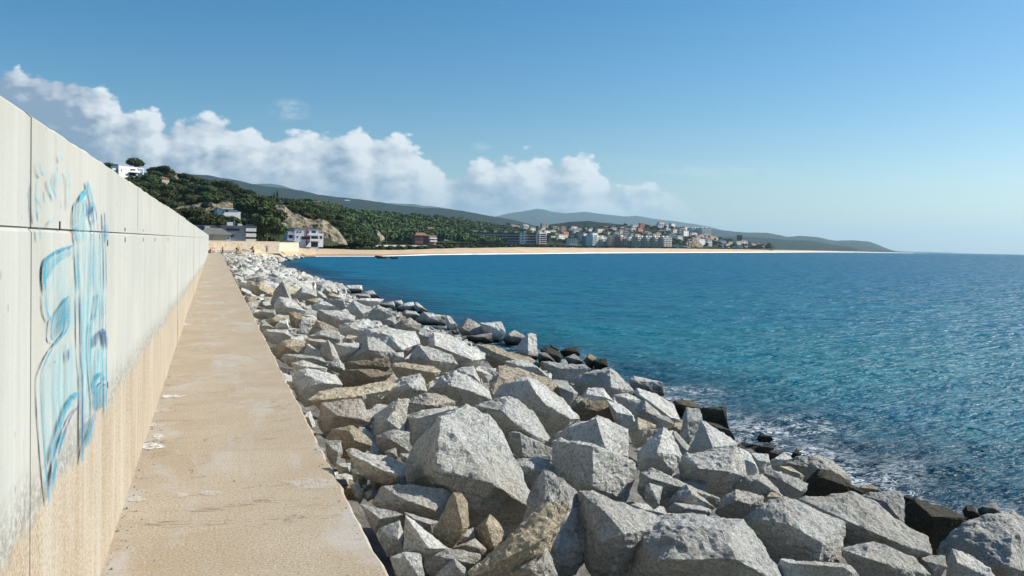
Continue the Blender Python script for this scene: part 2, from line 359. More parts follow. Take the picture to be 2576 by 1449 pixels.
def on_wall(x, y, off):
    r = ray(x, y); px = WX+off; return CAM+r*((px-CAM.x)/r.x)
G5 = lambda x, y: (x/2.881, 234.8+y/2.88)
G6 = lambda x, y: (x/2.0373, 737.9+y/2.0377)
PALE = (.25, .60, .70); MID = (.03, .29, .44); DK = (.012, .09, .23); CY = (.07, .45, .60)
gv, gf, gc = [], [], []; goff = [.0125]
def catmull(P, n):
    P = [P[0]]+P+[P[-1]]; out = []
    for i in range(1, len(P)-2):
        for t in range(n):
            t /= n; o = []
            for k in (0, 1):
                a, b_, c_, d_ = P[i-1][k], P[i][k], P[i+1][k], P[i+2][k]
                o.append(.5*(2*b_+(c_-a)*t+(2*a-5*b_+4*c_-d_)*t*t+(3*b_-a-3*c_+d_)*t**3))
            out.append(tuple(o))
    return out+[P[-1]]
def stroke(col, w, alpha, pts, g):
    P = catmull([g(*p) for p in pts], 7); goff[0] += .0002; off = goff[0]; n0 = len(gv); n = len(P)
    for i, (x, y) in enumerate(P):
        a = P[max(0, i-1)]; c_ = P[min(n-1, i+1)]; dx, dy = c_[0]-a[0], c_[1]-a[1]; l = math.hypot(dx, dy) or 1
        nx, ny = -dy/l, dx/l; ww = w*1.25*(.75+.4*noise.noise(Vector((i*.35, goff[0]*9000, 0)))); e = min(1, min(i, n-1-i)/2.5)
        for s, al in ((-1, 0), (-.45, .8), (0, 1), (.45, .8), (1, 0)):
            gv.append(on_wall(x+nx*ww*s, y+ny*ww*s, off)); gc.append((*col, min(1, al*alpha*1.25)*e))
    for i in range(n-1):
        for k in range(4):
            a = n0+i*5+k; gf.append((a, a+1, a+6, a+5))
def fill(col, alpha, pts, g):
    P = [g(*p) for p in pts]; goff[0] += .0002; n0 = len(gv); n = len(P)
    cx = sum(p[0] for p in P)/n; cy = sum(p[1] for p in P)/n
    P = catmull(P+[P[0]], 4)[:-1]; n = len(P)
    for k in (1, .8):
        for x, y in P: gv.append(on_wall(cx+(x-cx)*k, cy+(y-cy)*k, goff[0])); gc.append((*col, 0 if k == 1 else alpha*.6))
    gv.append(on_wall(cx, cy, goff[0])); gc.append((*col, alpha*.8)); ce = len(gv)-1
    for i in range(n):
        j = (i+1) % n; gf.append((n0+i, n0+j, n0+n+j, n0+n+i)); gf.append((n0+n+i, n0+n+j, ce))
fill(PALE, .6, [(545, 850), (590, 770), (632, 700), (640, 900), (650, 1060), (545, 1060)], G5)
fill(PALE, .35, [(325, 1300), (380, 1200), (560, 1100), (575, 1700), (340, 1750)], G5)
fill(PALE, .5, [(570, 1040), (690, 1000), (770, 1000), (775, 1480), (700, 2100), (600, 2100), (575, 1500)], G5)
fill(PALE, .45, [(215, 480), (240, 330), (370, 200), (410, 350), (415, 560), (330, 640), (250, 900), (225, 760)], G6)
fill(PALE, .8, [(480, 380), (500, 270), (535, 270), (545, 400), (520, 520), (475, 520)], G6)
fill(PALE, .5, [(415, 0), (465, 0), (465, 300), (480, 620), (430, 700), (415, 400)], G6)
fill(CY, .6, [(320, 1260), (345, 1190), (440, 1140), (560, 1080), (560, 1140), (440, 1220), (345, 1330), (325, 1400)], G5)
fill(MID, .6, [(268, 110), (350, 10), (358, 120), (320, 200), (275, 240), (258, 190)], G6)
fill(MID, .7, [(410, 690), (485, 620), (480, 740), (440, 800), (420, 870)], G6)
fill(MID, .7, [(470, 560), (500, 480), (548, 460), (548, 560), (500, 600)], G6)
fill(MID, .65, [(635, 870), (650, 780), (690, 800), (690, 870), (650, 905)], G5)
for col, w, al, pts in (
 (MID, 5.5, 1, [(330, 1460), (325, 1250), (390, 1160), (560, 1090)]), (MID, 4, .85, [(560, 1100), (543, 1000), (545, 830), (590, 760), (630, 710), (632, 630)]),
 (CY, 6, .8, [(555, 800), (600, 740), (632, 690)]), (MID, 3.2, .8, [(555, 1090), (575, 1449)]), (MID, 7, .6, [(545, 1010), (575, 960)]),
 (DK, 2.6, .7, [(622, 760), (632, 900)]), (DK, 6, .6, [(650, 880), (685, 810)]), (DK, 2.6, .7, [(690, 820), (705, 940)]), (MID, 3, .8, [(680, 900), (680, 1040), (678, 1449)]),
 (MID, 5, .5, [(640, 650), (660, 740), (690, 850)]), (MID, 3, .6, [(660, 860), (675, 960)]), (DK, 3, .6, [(755, 860), (762, 960), (772, 1449)]), (MID, 6, .6, [(765, 940), (778, 990), (772, 1080)]),
 (DK, 1.8, .7, [(745, 1040), (752, 1449)]), (MID, 2.4, .7, [(725, 900), (745, 1060)]), (MID, 6, .55, [(280, 480), (290, 560), (320, 600)]), (MID, 4, .55, [(265, 610), (260, 800), (272, 940)]),
 (DK, 2.5, .5, [(268, 850), (272, 930)]), (MID, 5, .5, [(365, 610), (375, 680), (418, 770)]), (CY, 7, .4, [(415, 550), (430, 690)]), (CY, 4, .4, [(270, 700), (345, 820)]),
 (CY, 5, .35, [(470, 560), (500, 620), (505, 850)]), (CY, 5, .45, [(395, 895), (355, 960)]), (MID, 4, .5, [(285, 960), (292, 1065)]), (CY, 4, .35, [(440, 430), (455, 500)]), (CY, 3.5, .4, [(350, 680), (358, 780)]),
 (MID, 6, .5, [(545, 1130), (560, 1200)])): stroke(col, w, al, pts, G5)
for col, w, al, pts in (
 (MID, 3.5, .9, [(232, -10), (240, 90), (265, 140)]), (MID, 3.5, .9, [(357, 5), (300, 90), (268, 140), (262, 220), (285, 245)]), (MID, 3.5, .9, [(357, 5), (355, 120), (340, 190), (270, 280), (225, 370), (207, 470), (225, 780), (240, 960), (255, 1090)]),
 (DK, 3.2, .85, [(407, -10), (410, 300), (422, 450), (420, 860)]), (MID, 7, .85, [(415, 530), (385, 518), (340, 590), (290, 740), (255, 890)]), (DK, 4, .7, [(410, 570), (360, 640), (310, 780), (262, 990)]),
 (MID, 6, .7, [(330, 700), (290, 850), (255, 1060)]), (DK, 3.5, .7, [(350, 280), (351, 350)]), (MID, 2.6, .8, [(500, -10), (490, 100), (465, 190), (465, 350), (478, 500), (482, 640), (430, 800), (420, 870)]),
 (MID, 2.6, .85, [(540, -10), (545, 300), (546, 640)]), (DK, 7, .75, [(485, 280), (500, 215), (530, 195), (547, 290)]), (MID, 5, .7, [(478, 490), (510, 412), (545, 450)]), (DK, 3, .6, [(480, 520), (512, 460), (545, 475)]),
 (MID, 4, .7, [(490, 130), (497, 60), (500, 0)]), (DK, 1.6, .6, [(270, 360), (290, 345)]), (DK, 1.5, .6, [(527, -10), (530, 180)]), (MID, 2, .6, [(310, 60), (300, 110), (290, 180)]), (MID, 2, .6, [(335, 60), (325, 130), (300, 190)])): stroke(col, w, al, pts, G6)
me = mesh('graffiti', gv, gf); ca = me.color_attributes.new('paint', 'FLOAT_COLOR', 'POINT')
ca.data.foreach_set('color', [x for c in gc for x in c])
o = link('graffiti', me, M_PAINT, wall); o['label'] = 'blue and cyan spray paint lettering faded on the concrete'

# path
mb = MB(); y = -6.0; k = 0; L = 5.1
while y < WEND-2:
    n = max(2, int(L/.15)); base = len(mb.v); dz = 0
    for i in range(n+1):
        yy = y+.0005+(L-.001)*i/n; e = PX+noise.noise(Vector((yy*.8, 5, 0)))*.02+noise.noise(Vector((yy*3, 9, 0)))*.03+noise.noise(Vector((yy*9, 9, 0)))*.02
        for x, z in ((WX, dz), (e-.03, dz), (e, dz-.03), (e+.02, -.9)): mb.v.append((x, yy, z))
    for i in range(n):
        for q in range(3): a = base+i*4+q; mb.f.append((a, a+1, a+5, a+4)[::-1])
    y += L
path = mb.build('path', M_PATH); tag(path, kind='structure')
pc = MB().box(((WX+PX)/2, WEND/2-4, -.5), (PX-WX-.08, WEND+3, .94)).build('path_bed', M_JOINT, path)
# white paint / lime splashes on the path
M_SPL, nt, b = newmat('white_splash'); a_ = nd(nt, 'ShaderNodeAttribute', attribute_name='paint')
nt.links.new(a_.outputs['Color'], b.inputs['Base Color']); gr = noi(nt, wpos(nt, (1, .6, 1)), 16, 6, .8)
nt.links.new(math_(nt, 'MULTIPLY', a_.outputs['Alpha'], ramp(nt, gr, [(.42, .05), (.55, 1)])), b.inputs['Alpha'])
sv, sf, sc = [], [], []
def splash(x, y, w, h, al, col=(.72, .71, .69)):
    n0 = len(sv); n = 22
    for k in (1, .75):
        for i in range(n):
            t = 2*math.pi*i/n; j = 1+.45*noise.noise(Vector((math.cos(t)*2+x, math.sin(t)*2, y)))
            p = hit_z(x+w*k*j*math.cos(t), y+h*k*j*math.sin(t), .0075+len(sv)*2e-6); p.x = min(p.x, PX-.04); sv.append(p); sc.append((*col, 0 if k == 1 else al))
    sv.append(hit_z(x, y, .0075)); sc.append((*col, al)); ce = len(sv)-1
    for i in range(n):
        j = (i+1) % n; sf.append((n0+i, n0+j, n0+n+j, n0+n+i)); sf.append((n0+n+i, n0+n+j, ce))
for s in ((432, 997, 38, 4, .95), (382, 1122, 36, 9, .9), (398, 1098, 16, 8, .7), (383, 1068, 14, 5, .7), (388, 1035, 10, 4, .5), (470, 816, 16, 2.4, .9), (476, 768, 8, 1.5, .6), (345, 1255, 26, 8, .45),
          (455, 1245, 22, 6, .35), (530, 1240, 30, 7, .3), (790, 1215, 80, 16, .35), (820, 1130, 45, 12, .3), (410, 945, 10, 4, .4)): splash(*s)
me = mesh('paint_splash', sv, sf); ca = me.color_attributes.new('paint', 'FLOAT_COLOR', 'POINT'); ca.data.foreach_set('color', [x for c in sc for x in c])
link('paint_splash', me, M_SPL, path)

pv_, pf_ = [], []
for _ in range(170):
    z = 2.5*(1+abs(random.gauss(0, 1.6)))+random.uniform(0, 6); x = WX+.02+abs(random.gauss(0, .07)) if random.random() < .6 else (PX-.06-abs(random.gauss(0, .05)) if random.random() < .5 else random.uniform(WX+.05, PX-.08))
    q = random.uniform(.003, .009)*(1 if random.random() < .9 else 1.8); n0 = len(pv_)
    for dz in (0, 1):
        for i in range(5):
            t = i*1.257+random.uniform(-.3, .3); k_ = q*(1-.35*dz)*random.uniform(.8, 1.2); pv_.append((x+k_*math.cos(t), z+k_*math.sin(t), .001+dz*q*1.1))
    pf_ += [(n0+i, n0+(i+1) % 5, n0+5+(i+1) % 5, n0+5+i) for i in range(5)]+[tuple(n0+5+i for i in range(5))]
tag(link('grit', mesh('grit', pv_, pf_), RK['m']), 'loose grit and stone chips scattered on the path', 'grit', None, 'stuff')

# ------------------------------------------------------------------ rubble slope under the boulders
def wline(Z):      # waterline X at distance Z along the pier
    if Z < 20: return 13.0
    return float(np.interp(Z, [20, 60, 140, 175, 205, 235, 260], [13.0, 12.6, 10.8, 10.6, 17, 23, 27]))
def slope(X, Z):
    w = wline(Z); t = (X-PX)/(w-PX)
    return float(np.interp(t, [-1, 0, .15, .4, .7, 1, 1.2, 1.6], [-.3, -.3, -.5, -.85, -1.75, -2.75, -3.4, -5]))
gx = np.linspace(-.6, 1.6, 45); gz = np.concatenate([np.arange(-8, 60, .6), np.arange(60, 262, 2.)]); V, Fa = [], []
for z in gz:
    w = wline(z)
    for t in gx:
        X = PX+t*(w-PX) if t > 0 else PX+t*2.0*(0 if z < WEND-4 else 1)*3
        hgt = slope(X, z)-.55+noise.noise(Vector((X*1.2, z*1.2, 0)))*.25
        if X <= PX+.05: hgt = -.8 if z < WEND-4 else -.35
        V.append((X, z, hgt))
n = len(gx)
for i in range(len(gz)-1):
    for j in range(n-1): a = i*n+j; Fa.append((a, a+1, a+n+1, a+n))
tag(link('rubble_ground', mesh('rubble_ground', V, Fa, True), M_CORE), kind='structure')

# ------------------------------------------------------------------ boulders
def rock_mesh(pts, edge, amp, name='boulder', seed=0):
    bm = bmesh.new()
    for p in pts: bm.verts.new(p)
    r = bmesh.ops.convex_hull(bm, input=bm.verts)
    bmesh.ops.delete(bm, geom=[v for v in bm.verts if not v.link_faces], context='VERTS')
    bmesh.ops.recalc_face_normals(bm, faces=bm.faces)
    bmesh.ops.dissolve_limit(bm, angle_limit=R(7), verts=bm.verts[:], edges=bm.edges[:])
    try: bmesh.ops.bevel(bm, geom=bm.edges[:], offset=edge*.13, segments=1, affect='EDGES', profile=.6, clamp_overlap=True)
    except Exception: pass
    bmesh.ops.triangulate(bm, faces=bm.faces[:])
    for _ in range(6):
        es = [e for e in bm.edges if e.calc_length() > edge*1.45]
        if not es or len(bm.verts) > 5200: break
        bmesh.ops.subdivide_edges(bm, edges=es, cuts=1, use_grid_fill=False)
        bmesh.ops.triangulate(bm, faces=[f for f in bm.faces if len(f.verts) > 3])
    bm.normal_update(); s = Vector((seed*3.1, seed*1.7, seed))
    size = max((max(v.co[i] for v in bm.verts)-min(v.co[i] for v in bm.verts)) for i in range(3))
    off = []
    for v in bm.verts:
        q = v.co+s
        d = noise.fractal(q*(1.6/max(.25, size*.6)), .9, 2.1, 4)*amp*size*.9
        rg = noise.ridged_multi_fractal(q*(2.2/max(.25, size*.5)), .9, 2.2, 4, 1, 2)
        d -= max(0, rg-1.35)*amp*size*.32
        d += noise.fractal(q*(7/max(.3, size*.5)), .75, 2.2, 3)*amp*size*.5
        off.append(d)
    for v, d in zip(bm.verts, off): v.co += v.normal*d
    me = bpy.data.meshes.new(name); bm.to_mesh(me); bm.free(); return me
C1 = lambda x, y: ((1200+x/1.907)/1.4907, (1400+y/1.907)/1.4907)
C2 = lambda x, y: ((2400+x/1.789)/1.4907, (1400+y/1.789)/1.4907)
C3 = lambda x, y: ((900+x/2.576)/1.4907, (950+y/2.576)/1.4907)
C4 = lambda x, y: ((1800+x/2.147)/1.4907, (1150+y/2.147)/1.4907)
heroes = []   # (label or '', landmark phrase or '', tone, crop, outline, ridges, lift)
def H(crop, tone, outl, ridg='', lab='', lm='', lift=0.0, tilt=.22):
    heroes.append((crop, tone, [tuple(map(float, p.split(','))) for p in outl.split()], [tuple(map(float, p.split(','))) for p in ridg.split()], lab, lm, lift, tilt))
H(C1, 'g', '860,310 1050,230 1210,275 1320,420 1350,620 1450,780 1535,960 1430,1090 1250,1010 1060,990 950,850 625,790 615,660 650,540', '865,325,.22 840,690,.42 1250,795,.46 1340,600,.2 1500,960,.3 1100,980,.3', 'huge flat-faced granite block, the biggest one near the path', 'huge flat-faced block')
H(C1, 'l', '1600,665 1740,740 1840,840 1850,1000 1930,1110 1955,1240 1840,1410 1700,1449 1500,1470 1440,1070 1510,790 1570,770', '1620,1220,.24 1700,1250,.26 1780,930,.1', 'bulky cream-faced boulder behind the curved brown slab', 'bulky cream-faced boulder')
H(C1, 't', '1760,900 1800,950 1760,1060 1620,1210 1360,1360 1230,1370 1100,1449 1080,1420 1240,1290 1440,1070 1640,920', '1560,1200,.1 1300,1340,.1 1480,1250,.07', 'curved brown slab tilted in front of a bulky cream-faced boulder', 'curved brown slab', .24, .5)
H(C1, 'm', '1100,1460 1230,1350 1360,1365 1620,1215 1700,1449 1650,1560 1150,1560', '1500,1400,.3 1600,1300,.2', 'shaded grey boulder right under the curved brown slab')
H(C1, 'l', '180,545 220,535 480,590 620,655 600,740 540,745 430,700 200,590', '440,690,.25 560,730,.25 240,590,.15', 'narrow white slab lying between the path edge and the huge block', 'narrow white slab', .25, 1.6)
H(C1, 'g', '370,920 440,800 560,795 900,830 945,870 900,960 850,1060 690,1020 590,980 400,960', '600,900,.35 820,980,.3', 'rounded grey boulder with shadow patches below the huge block', 'rounded patchy boulder')
H(C1, 't', '950,850 1000,850 1055,910 1070,1090 1000,1180 920,1250 820,1180 800,1130 870,1040', '900,1100,.12 975,900,.28 1020,1120,.25', 'tan pointed rock standing below the huge block', 'tan pointed rock', .15)
H(C1, 'l', '610,1010 700,1070 930,1255 800,1262 590,1280 600,1130', '620,1035,.28 780,1250,.38', 'white-topped wedge with a dark triangular face beside the path', 'dark-faced wedge', .12)
H(C1, 'l', '415,1110 570,1050 600,1140 590,1285 470,1270 430,1200 400,1150', '560,1180,.2', 'small white block between the dark-faced wedge and the path')
H(C1, 't', '1100,1120 1215,1005 1280,1100 1370,1150 1290,1250 1230,1270 1190,1260 1120,1200', '1190,1080,.3 1240,1240,.3', 'brown peaked rock left of the curved brown slab')
H(C1, 'p', '940,1250 1110,1175 1190,1260 1160,1300 1000,1280')
H(C1, 'g', '500,1320 600,1275 720,1290 745,1400 740,1500 560,1500', '620,1330,.25')
H(C1, 'm', '740,1290 900,1245 1150,1290 1160,1380 1080,1390 900,1410 760,1430 740,1380', '950,1330,.3')
H(C1, 'g', '820,1449 960,1320 1040,1390 1100,1500 820,1520', '980,1380,.2')
H(C1, 'l', '1140,1449 1180,1395 1250,1449 1200,1500')
H(C1, 'p', '0,205 180,182 290,190 380,310 370,360 300,385 150,430 30,430 -20,350', '120,300,.35 300,330,.3', 'large pinkish-tan boulder touching the path under the long plank rock', 'pinkish-tan boulder')
H(C1, 't', '-100,185 0,130 100,100 480,60 560,70 500,120 200,185 0,205 -60,205', '200,172,.12 0,190,.12', 'long flat plank-shaped tan rock reaching the path edge', 'long plank rock', .25, 2.2)
H(C1, 'g', '480,110 600,20 720,0 755,60 765,130 670,190 550,200 350,190 300,150', '640,100,.3', 'grey boulder at the outer end of the long plank rock')
H(C1, 't', '40,450 90,400 230,365 370,480 370,520 300,505 200,560 90,520', '210,410,.25 250,480,.3', 'small rock with a bright yellowish face below the pinkish-tan boulder')
H(C1, 'm', '30,480 150,480 165,570 120,650 50,600')
H(C1, 'g', '380,300 480,240 560,180 640,180 620,340 600,430 500,480 400,480 360,430', '480,330,.3 540,250,.2')
H(C1, 'm', '400,450 520,400 640,420 640,560 480,540 400,510', '500,470,.3')
H(C1, 'p', '600,200 760,140 900,160 980,200 960,250 870,270 660,300 610,300', '780,230,.3')
H(C1, 'g', '610,300 700,270 900,240 1000,240 860,330 760,370 680,480 640,500 610,400', '700,320,.25')
H(C1, 'l', '780,110 860,20 960,-20 1050,10 1130,80 1210,130 1225,185 1100,235 1000,215 860,170', '930,90,.3 1080,130,.3')
H(C1, 'g', '1110,232 1350,155 1430,190 1540,290 1660,500 1640,520 1500,440 1330,430 1230,330', '1300,265,.25 1385,350,.32 1520,440,.3', 'ridged block with a bright right slope behind the huge block', 'bright-sloped ridged block', .15)
H(C1, 'g', '1230,160 1290,80 1480,20 1560,50 1740,180 1865,325 1820,345 1750,400 1670,445 1580,380 1400,250 1290,200', '1490,50,.2 1550,150,.32 1620,230,.36 1790,325,.3', 'long roof-shaped boulder with a shaded left face on mid slope', 'long roof-shaped boulder', .1)
H(C1, 'l', '1670,440 1980,295 2060,320 2210,400 2210,450 2190,640 2100,600 1950,500 1700,475', '1975,315,.22 2050,580,.35', 'large pale block with a split edge above the square-edged block', 'split-edged pale block', .1)
H(C1, 'g', '1660,480 1720,465 1940,500 2060,580 2255,640 2250,760 2200,850 2190,905 2000,860 1850,835 1780,845 1700,740 1660,620', '1950,515,.36 1950,810,.36', 'big square-edged block with a dark left face in the middle', 'square-edged block')
H(C1, 'g', '1350,420 1410,415 1550,500 1660,540 1660,620 1600,610 1440,610 1380,560', '1430,430,.25 1450,590,.25')
H(C1, 'm', '1340,640 1440,600 1600,600 1700,680 1740,750 1640,800 1540,800 1345,800', '1500,680,.3')
H(C1, 'g', '1850,840 1950,830 2150,930 2400,1000 2479,1100 2300,1200 2230,1440 2100,1500 1950,1440 1900,1350 1955,1240 1860,1000', '2050,1000,.3 2180,1150,.36 2000,1200,.3', 'large smooth rounded boulder left of the giant front boulder', 'large rounded boulder')
H(C1, 'b', '1790,250 1870,190 2050,190 2110,230 2170,320 2050,330 1990,300 1860,310', '1950,260,.2', 'brown weathered rock behind the split-edged pale block')
H(C1, 'l', '2050,190 2150,220 2250,300 2260,400 2210,410 2120,330')
H(C1, 't', '2210,400 2270,310 2400,370 2390,410 2330,480 2230,500', '2280,400,.25')
for p in ('215,690 300,660 350,720 330,800 250,790', '360,740 430,730 440,790 400,830 360,800', '420,800 500,740 600,745 620,790 520,800 440,830', '215,800 270,770 320,870 300,925 240,860', '310,850 380,830 385,880 330,910', '460,560 540,530 560,600 500,620', '570,570 640,570 630,640 580,620', '300,800 340,800 350,840 310,850', '110,640 220,640 215,710 130,720', '40,735 200,715 205,800 110,810'): H(C1, 'm' if p[0] != '4' else 'g', p)
H(C1, 'g', '290,940 480,970 600,1010 420,1100 390,1110 310,990', '430,1040,.15')
H(C1, 'm', '600,990 860,1060 800,1150 640,1080')
H(C1, 'g', '1000,1130 1100,1100 1110,1180 950,1250 930,1230')
# crop 2
H(C2, 'g', '-90,1150 -40,1030 180,930 380,925 560,950 700,970 760,1090 860,1210 930,1300 960,1420 600,1480 0,1480 -100,1400', '330,1010,.3 560,1040,.34 650,1250,.42 150,1250,.42', 'giant speckled grey boulder filling the bottom front of the slope', 'giant front boulder')
H(C2, 'g', '500,930 560,830 640,775 830,830 830,880 720,970 690,975', '640,850,.3 740,880,.2')
H(C2, 'm', '705,970 860,850 980,835 1100,870 1160,930 1380,1000 1375,1060 1340,1110 1350,1275 1220,1270 1060,1240 900,1255 860,1180 760,1080', '1230,1140,.4 1000,1010,.34 780,980,.12 1200,1250,.34', 'pitted grey boulder with a dark hollow side, lower right', 'pitted grey boulder')
H(C2, 'g', '1070,850 1400,785 1440,790 1560,900 1760,1040 1930,1100 1945,1210 1800,1215 1600,1170 1350,1090 1240,980', '1250,930,.15 1380,985,.3 1750,1150,.32 1930,1200,.2', 'long sloping flat-topped block descending right beside the pitted boulder', 'long flat-topped block', .15)
H(C2, 'm', '1465,820 1620,790 1760,785 1775,820 1770,1000 1750,1020 1640,970 1580,900 1500,850', '1650,860,.2 1740,980,.2')
H(C2, 'd', '1790,880 1840,830 1900,850 2210,970 2150,1040 2060,1100 1960,1180 1900,1150 1800,1060 1780,1010', '1850,860,.1 1960,960,.3', 'dark brown wet boulder near the waterline at lower right', 'dark wet boulder')
H(C2, 'd', '2160,920 2190,880 2240,900 2290,960 2210,990')
H(C2, 'm', '2260,910 2340,870 2390,870 2425,940 2290,965')
H(C2, 'm', '1960,1180 2080,1050 2210,980 2350,940 2500,935 2560,980 2660,1010 2700,1360 2380,1420 2200,1300 2000,1260', '2540,1000,.05 2500,1100,.3 2480,1300,.4 2150,1100,.15', 'big dark-sided boulder cut off by the right edge of the photo', 'big dark boulder at right edge')
H(C2, 'l', '2060,1250 2095,1180 2150,1190 2280,1260 2350,1310 2400,1400 2050,1400', '2130,1270,.25')
H(C2, 'g', '1350,1180 1550,1125 1640,1150 1850,1250 1950,1350 1900,1430 1480,1430 1390,1280', '1500,1230,.3 1700,1300,.32', 'low rounded boulder with cracks at the bottom right of the photo', 'low cracked boulder')
H(C2, 'g', '940,1240 1120,1250 1340,1270 1430,1300 1480,1380 1400,1450 940,1450 915,1290', '1000,1270,.15 1370,1300,.2')
H(C2, 'l', '1360,1150 1400,1140 1450,1150 1400,1190')
H(C2, 'm', '1850,1220 2050,1220 2060,1300 1960,1370 1900,1310')
H(C2, 'l', '-30,600 0,530 60,440 160,360 230,420 290,550 230,670 130,640 0,665', '130,480,.28 110,530,.35', 'steep wedge with a rust-brown underside right of the pale split block', 'rust-bottomed wedge', .1)
H(C2, 'g', '270,400 285,300 310,225 400,240 425,310 370,400 330,470 270,450', '320,330,.2')
H(C2, 'l', '310,530 370,400 410,320 440,320 650,460 660,480 620,530 500,530', '430,345,.12 490,500,.35', 'pale pyramid-shaped rock with a dark left face near the foam', 'pale pyramid rock', .15)
H(C2, 'g', '260,590 310,530 500,520 650,490 700,560 720,690 620,740 600,810 560,820 440,780 270,700', '600,660,.35 400,640,.3 620,530,.1', 'blocky grey rock with a stained hollow in front of the pale pyramid', 'blocky stained rock')
H(C2, 'l', '650,480 740,540 800,660 790,700 720,690 690,560')
H(C2, 'g', '0,660 80,630 310,730 555,850 530,880 380,830 150,890 -20,800', '300,770,.2 60,700,.2')
H(C2, 'g', '150,890 310,740 360,770 500,900 480,930 340,900 200,900', '345,800,.3 350,880,.2')
H(C2, 'l', '40,750 60,735 150,760 130,890 95,895 30,840', '90,800,.3', '', '', .25)
H(C2, 'm', '180,920 230,870 360,880 490,910 480,940 380,950 280,950')
H(C2, 'l', '-60,880 0,870 160,900 190,950 50,1000 -60,1010')
H(C2, 'm', '630,740 700,700 820,670 900,750 965,830 870,860 780,850 640,790', '800,720,.25')
H(C2, 'm', '830,670 900,650 1000,680 1130,740 1120,780 1050,830 970,830 900,760', '960,720,.2 1080,790,.2')
H(C2, 't', '930,620 1000,625 1110,690 1090,720 1000,690')
H(C2, 'm', '950,600 1060,560 1170,540 1290,580 1360,640 1410,720 1400,745 1290,690 1190,680 1110,670', '1200,600,.15 1280,650,.3', 'domed rock with a shaded left side standing beside the foam', 'domed rock by the foam')
H(C2, 'd', '1110,700 1200,640 1290,650 1350,690 1500,800 1460,815 1250,815 1080,835 1120,760', '1230,700,.25')
H(C2, 'g', '740,530 860,540 870,600 830,660 800,665')
H(C2, 'l', '870,590 960,530 1030,570 950,620 880,630')
H(C2, 'd', '860,530 890,515 970,520 940,570 870,580')
H(C2, 'd', '1010,555 1050,500 1085,540 1040,580')
H(C2, 'd', '760,515 800,480 890,480 905,505 850,535', '', 'black wet rock in the foam, the nearer of two', '', .0)
H(C2, 'd', '778,442 810,400 880,420 892,445', '', 'black wet rock in the foam, the farther of two', '', .0)
H(C2, 'd', '405,240 420,230 570,225 590,330 600,370 540,360 430,340', '560,250,.1', 'square dark block rising from the water', 'square dark block')
H(C2, 'd', '430,320 520,340 590,370 640,440 600,450 520,390')
H(C2, 'b', '200,200 230,180 340,180 410,230 400,260 320,245 250,250')
H(C2, 't', '820,845 880,790 965,835 870,860')
H(C2, 'b', '1450,775 1500,750 1570,750 1610,785 1480,810')
H(C2, 'd', '1770,820 1850,830 1780,880')
# crop 4
H(C4, 'g', '740,580 890,520 1040,490 1110,530 1240,680 1210,710 1110,720 1060,730 870,670 800,690', '1045,510,.2 1060,650,.35 870,600,.1', 'big grey trapezoid boulder with a lit right side at water edge', 'grey trapezoid boulder', .1)
H(C4, 'g', '1190,590 1240,565 1330,575 1470,610 1485,740 1330,720 1250,670', '1250,600,.15', 'upright flat grey block standing against the water', 'flat upright block')
H(C4, 'l', '1230,680 1260,650 1400,700 1560,780 1600,880 1610,910 1560,920 1440,830 1300,750', '1290,710,.15 1530,890,.3', 'long pale slab sloping down to the water', 'pale slab by the water', .1)
H(C4, 'g', '1250,830 1290,820 1330,760 1540,910 1570,950 1470,960 1350,930', '1340,850,.15')
H(C4, 'g', '1070,710 1190,695 1330,760 1320,800 1260,870 1150,820', '1180,740,.2')
H(C4, 'l', '770,760 870,650 990,650 1070,760 1000,760 880,750 800,780')
H(C4, 't', '70,640 150,480 300,490 560,570 620,640 560,680 430,640 240,640 100,700', '150,560,.15 400,620,.1', 'flat-topped tan-grey rock behind the long roof-shaped boulder', '', .0, 1.5)
H(C4, 'm', '570,580 700,600 790,700 750,760 700,790 600,700')
H(C4, 'g', '200,440 300,430 400,440 530,540 550,570 400,540 250,500')
H(C4, 'g', '490,440 600,460 840,470 890,500 770,550 700,610 590,580 530,500', '650,500,.15')
H(C4, 't', '-30,305 50,300 400,400 450,440 420,470 200,450 60,400', '60,340,.12 300,440,.15', 'flat orange-tan slab near the upright pale stone', 'orange-tan slab', .15, 1.7)
H(C4, 'l', '275,350 380,220 410,205 455,220 470,400 430,435 360,400', '390,230,.12 385,390,.25', 'upright pale stone with a dark triangular left side at water edge', 'upright pale stone', .15)
H(C4, 'm', '180,265 230,210 280,185 370,240 330,290 270,310')
H(C4, 'd', '480,340 550,320 650,370 660,420 620,455 520,450')
H(C4, 'd', '560,300 640,340 620,375')
H(C4, 'd', '640,360 700,330 780,320 805,385 760,400 700,400')
H(C4, 'm', '680,410 760,380 835,445 760,460')
H(C4, 'b', '835,430 880,375 940,410 915,480 890,500')
H(C4, 'd', '910,430 1020,415 1030,485 920,500')
H(C4, 'l', '470,370 540,365 620,455 470,445')
H(C4, 'l', '0,340 40,380 40,425 0,430')
H(C4, 'g', '50,410 190,380 200,450 80,445')
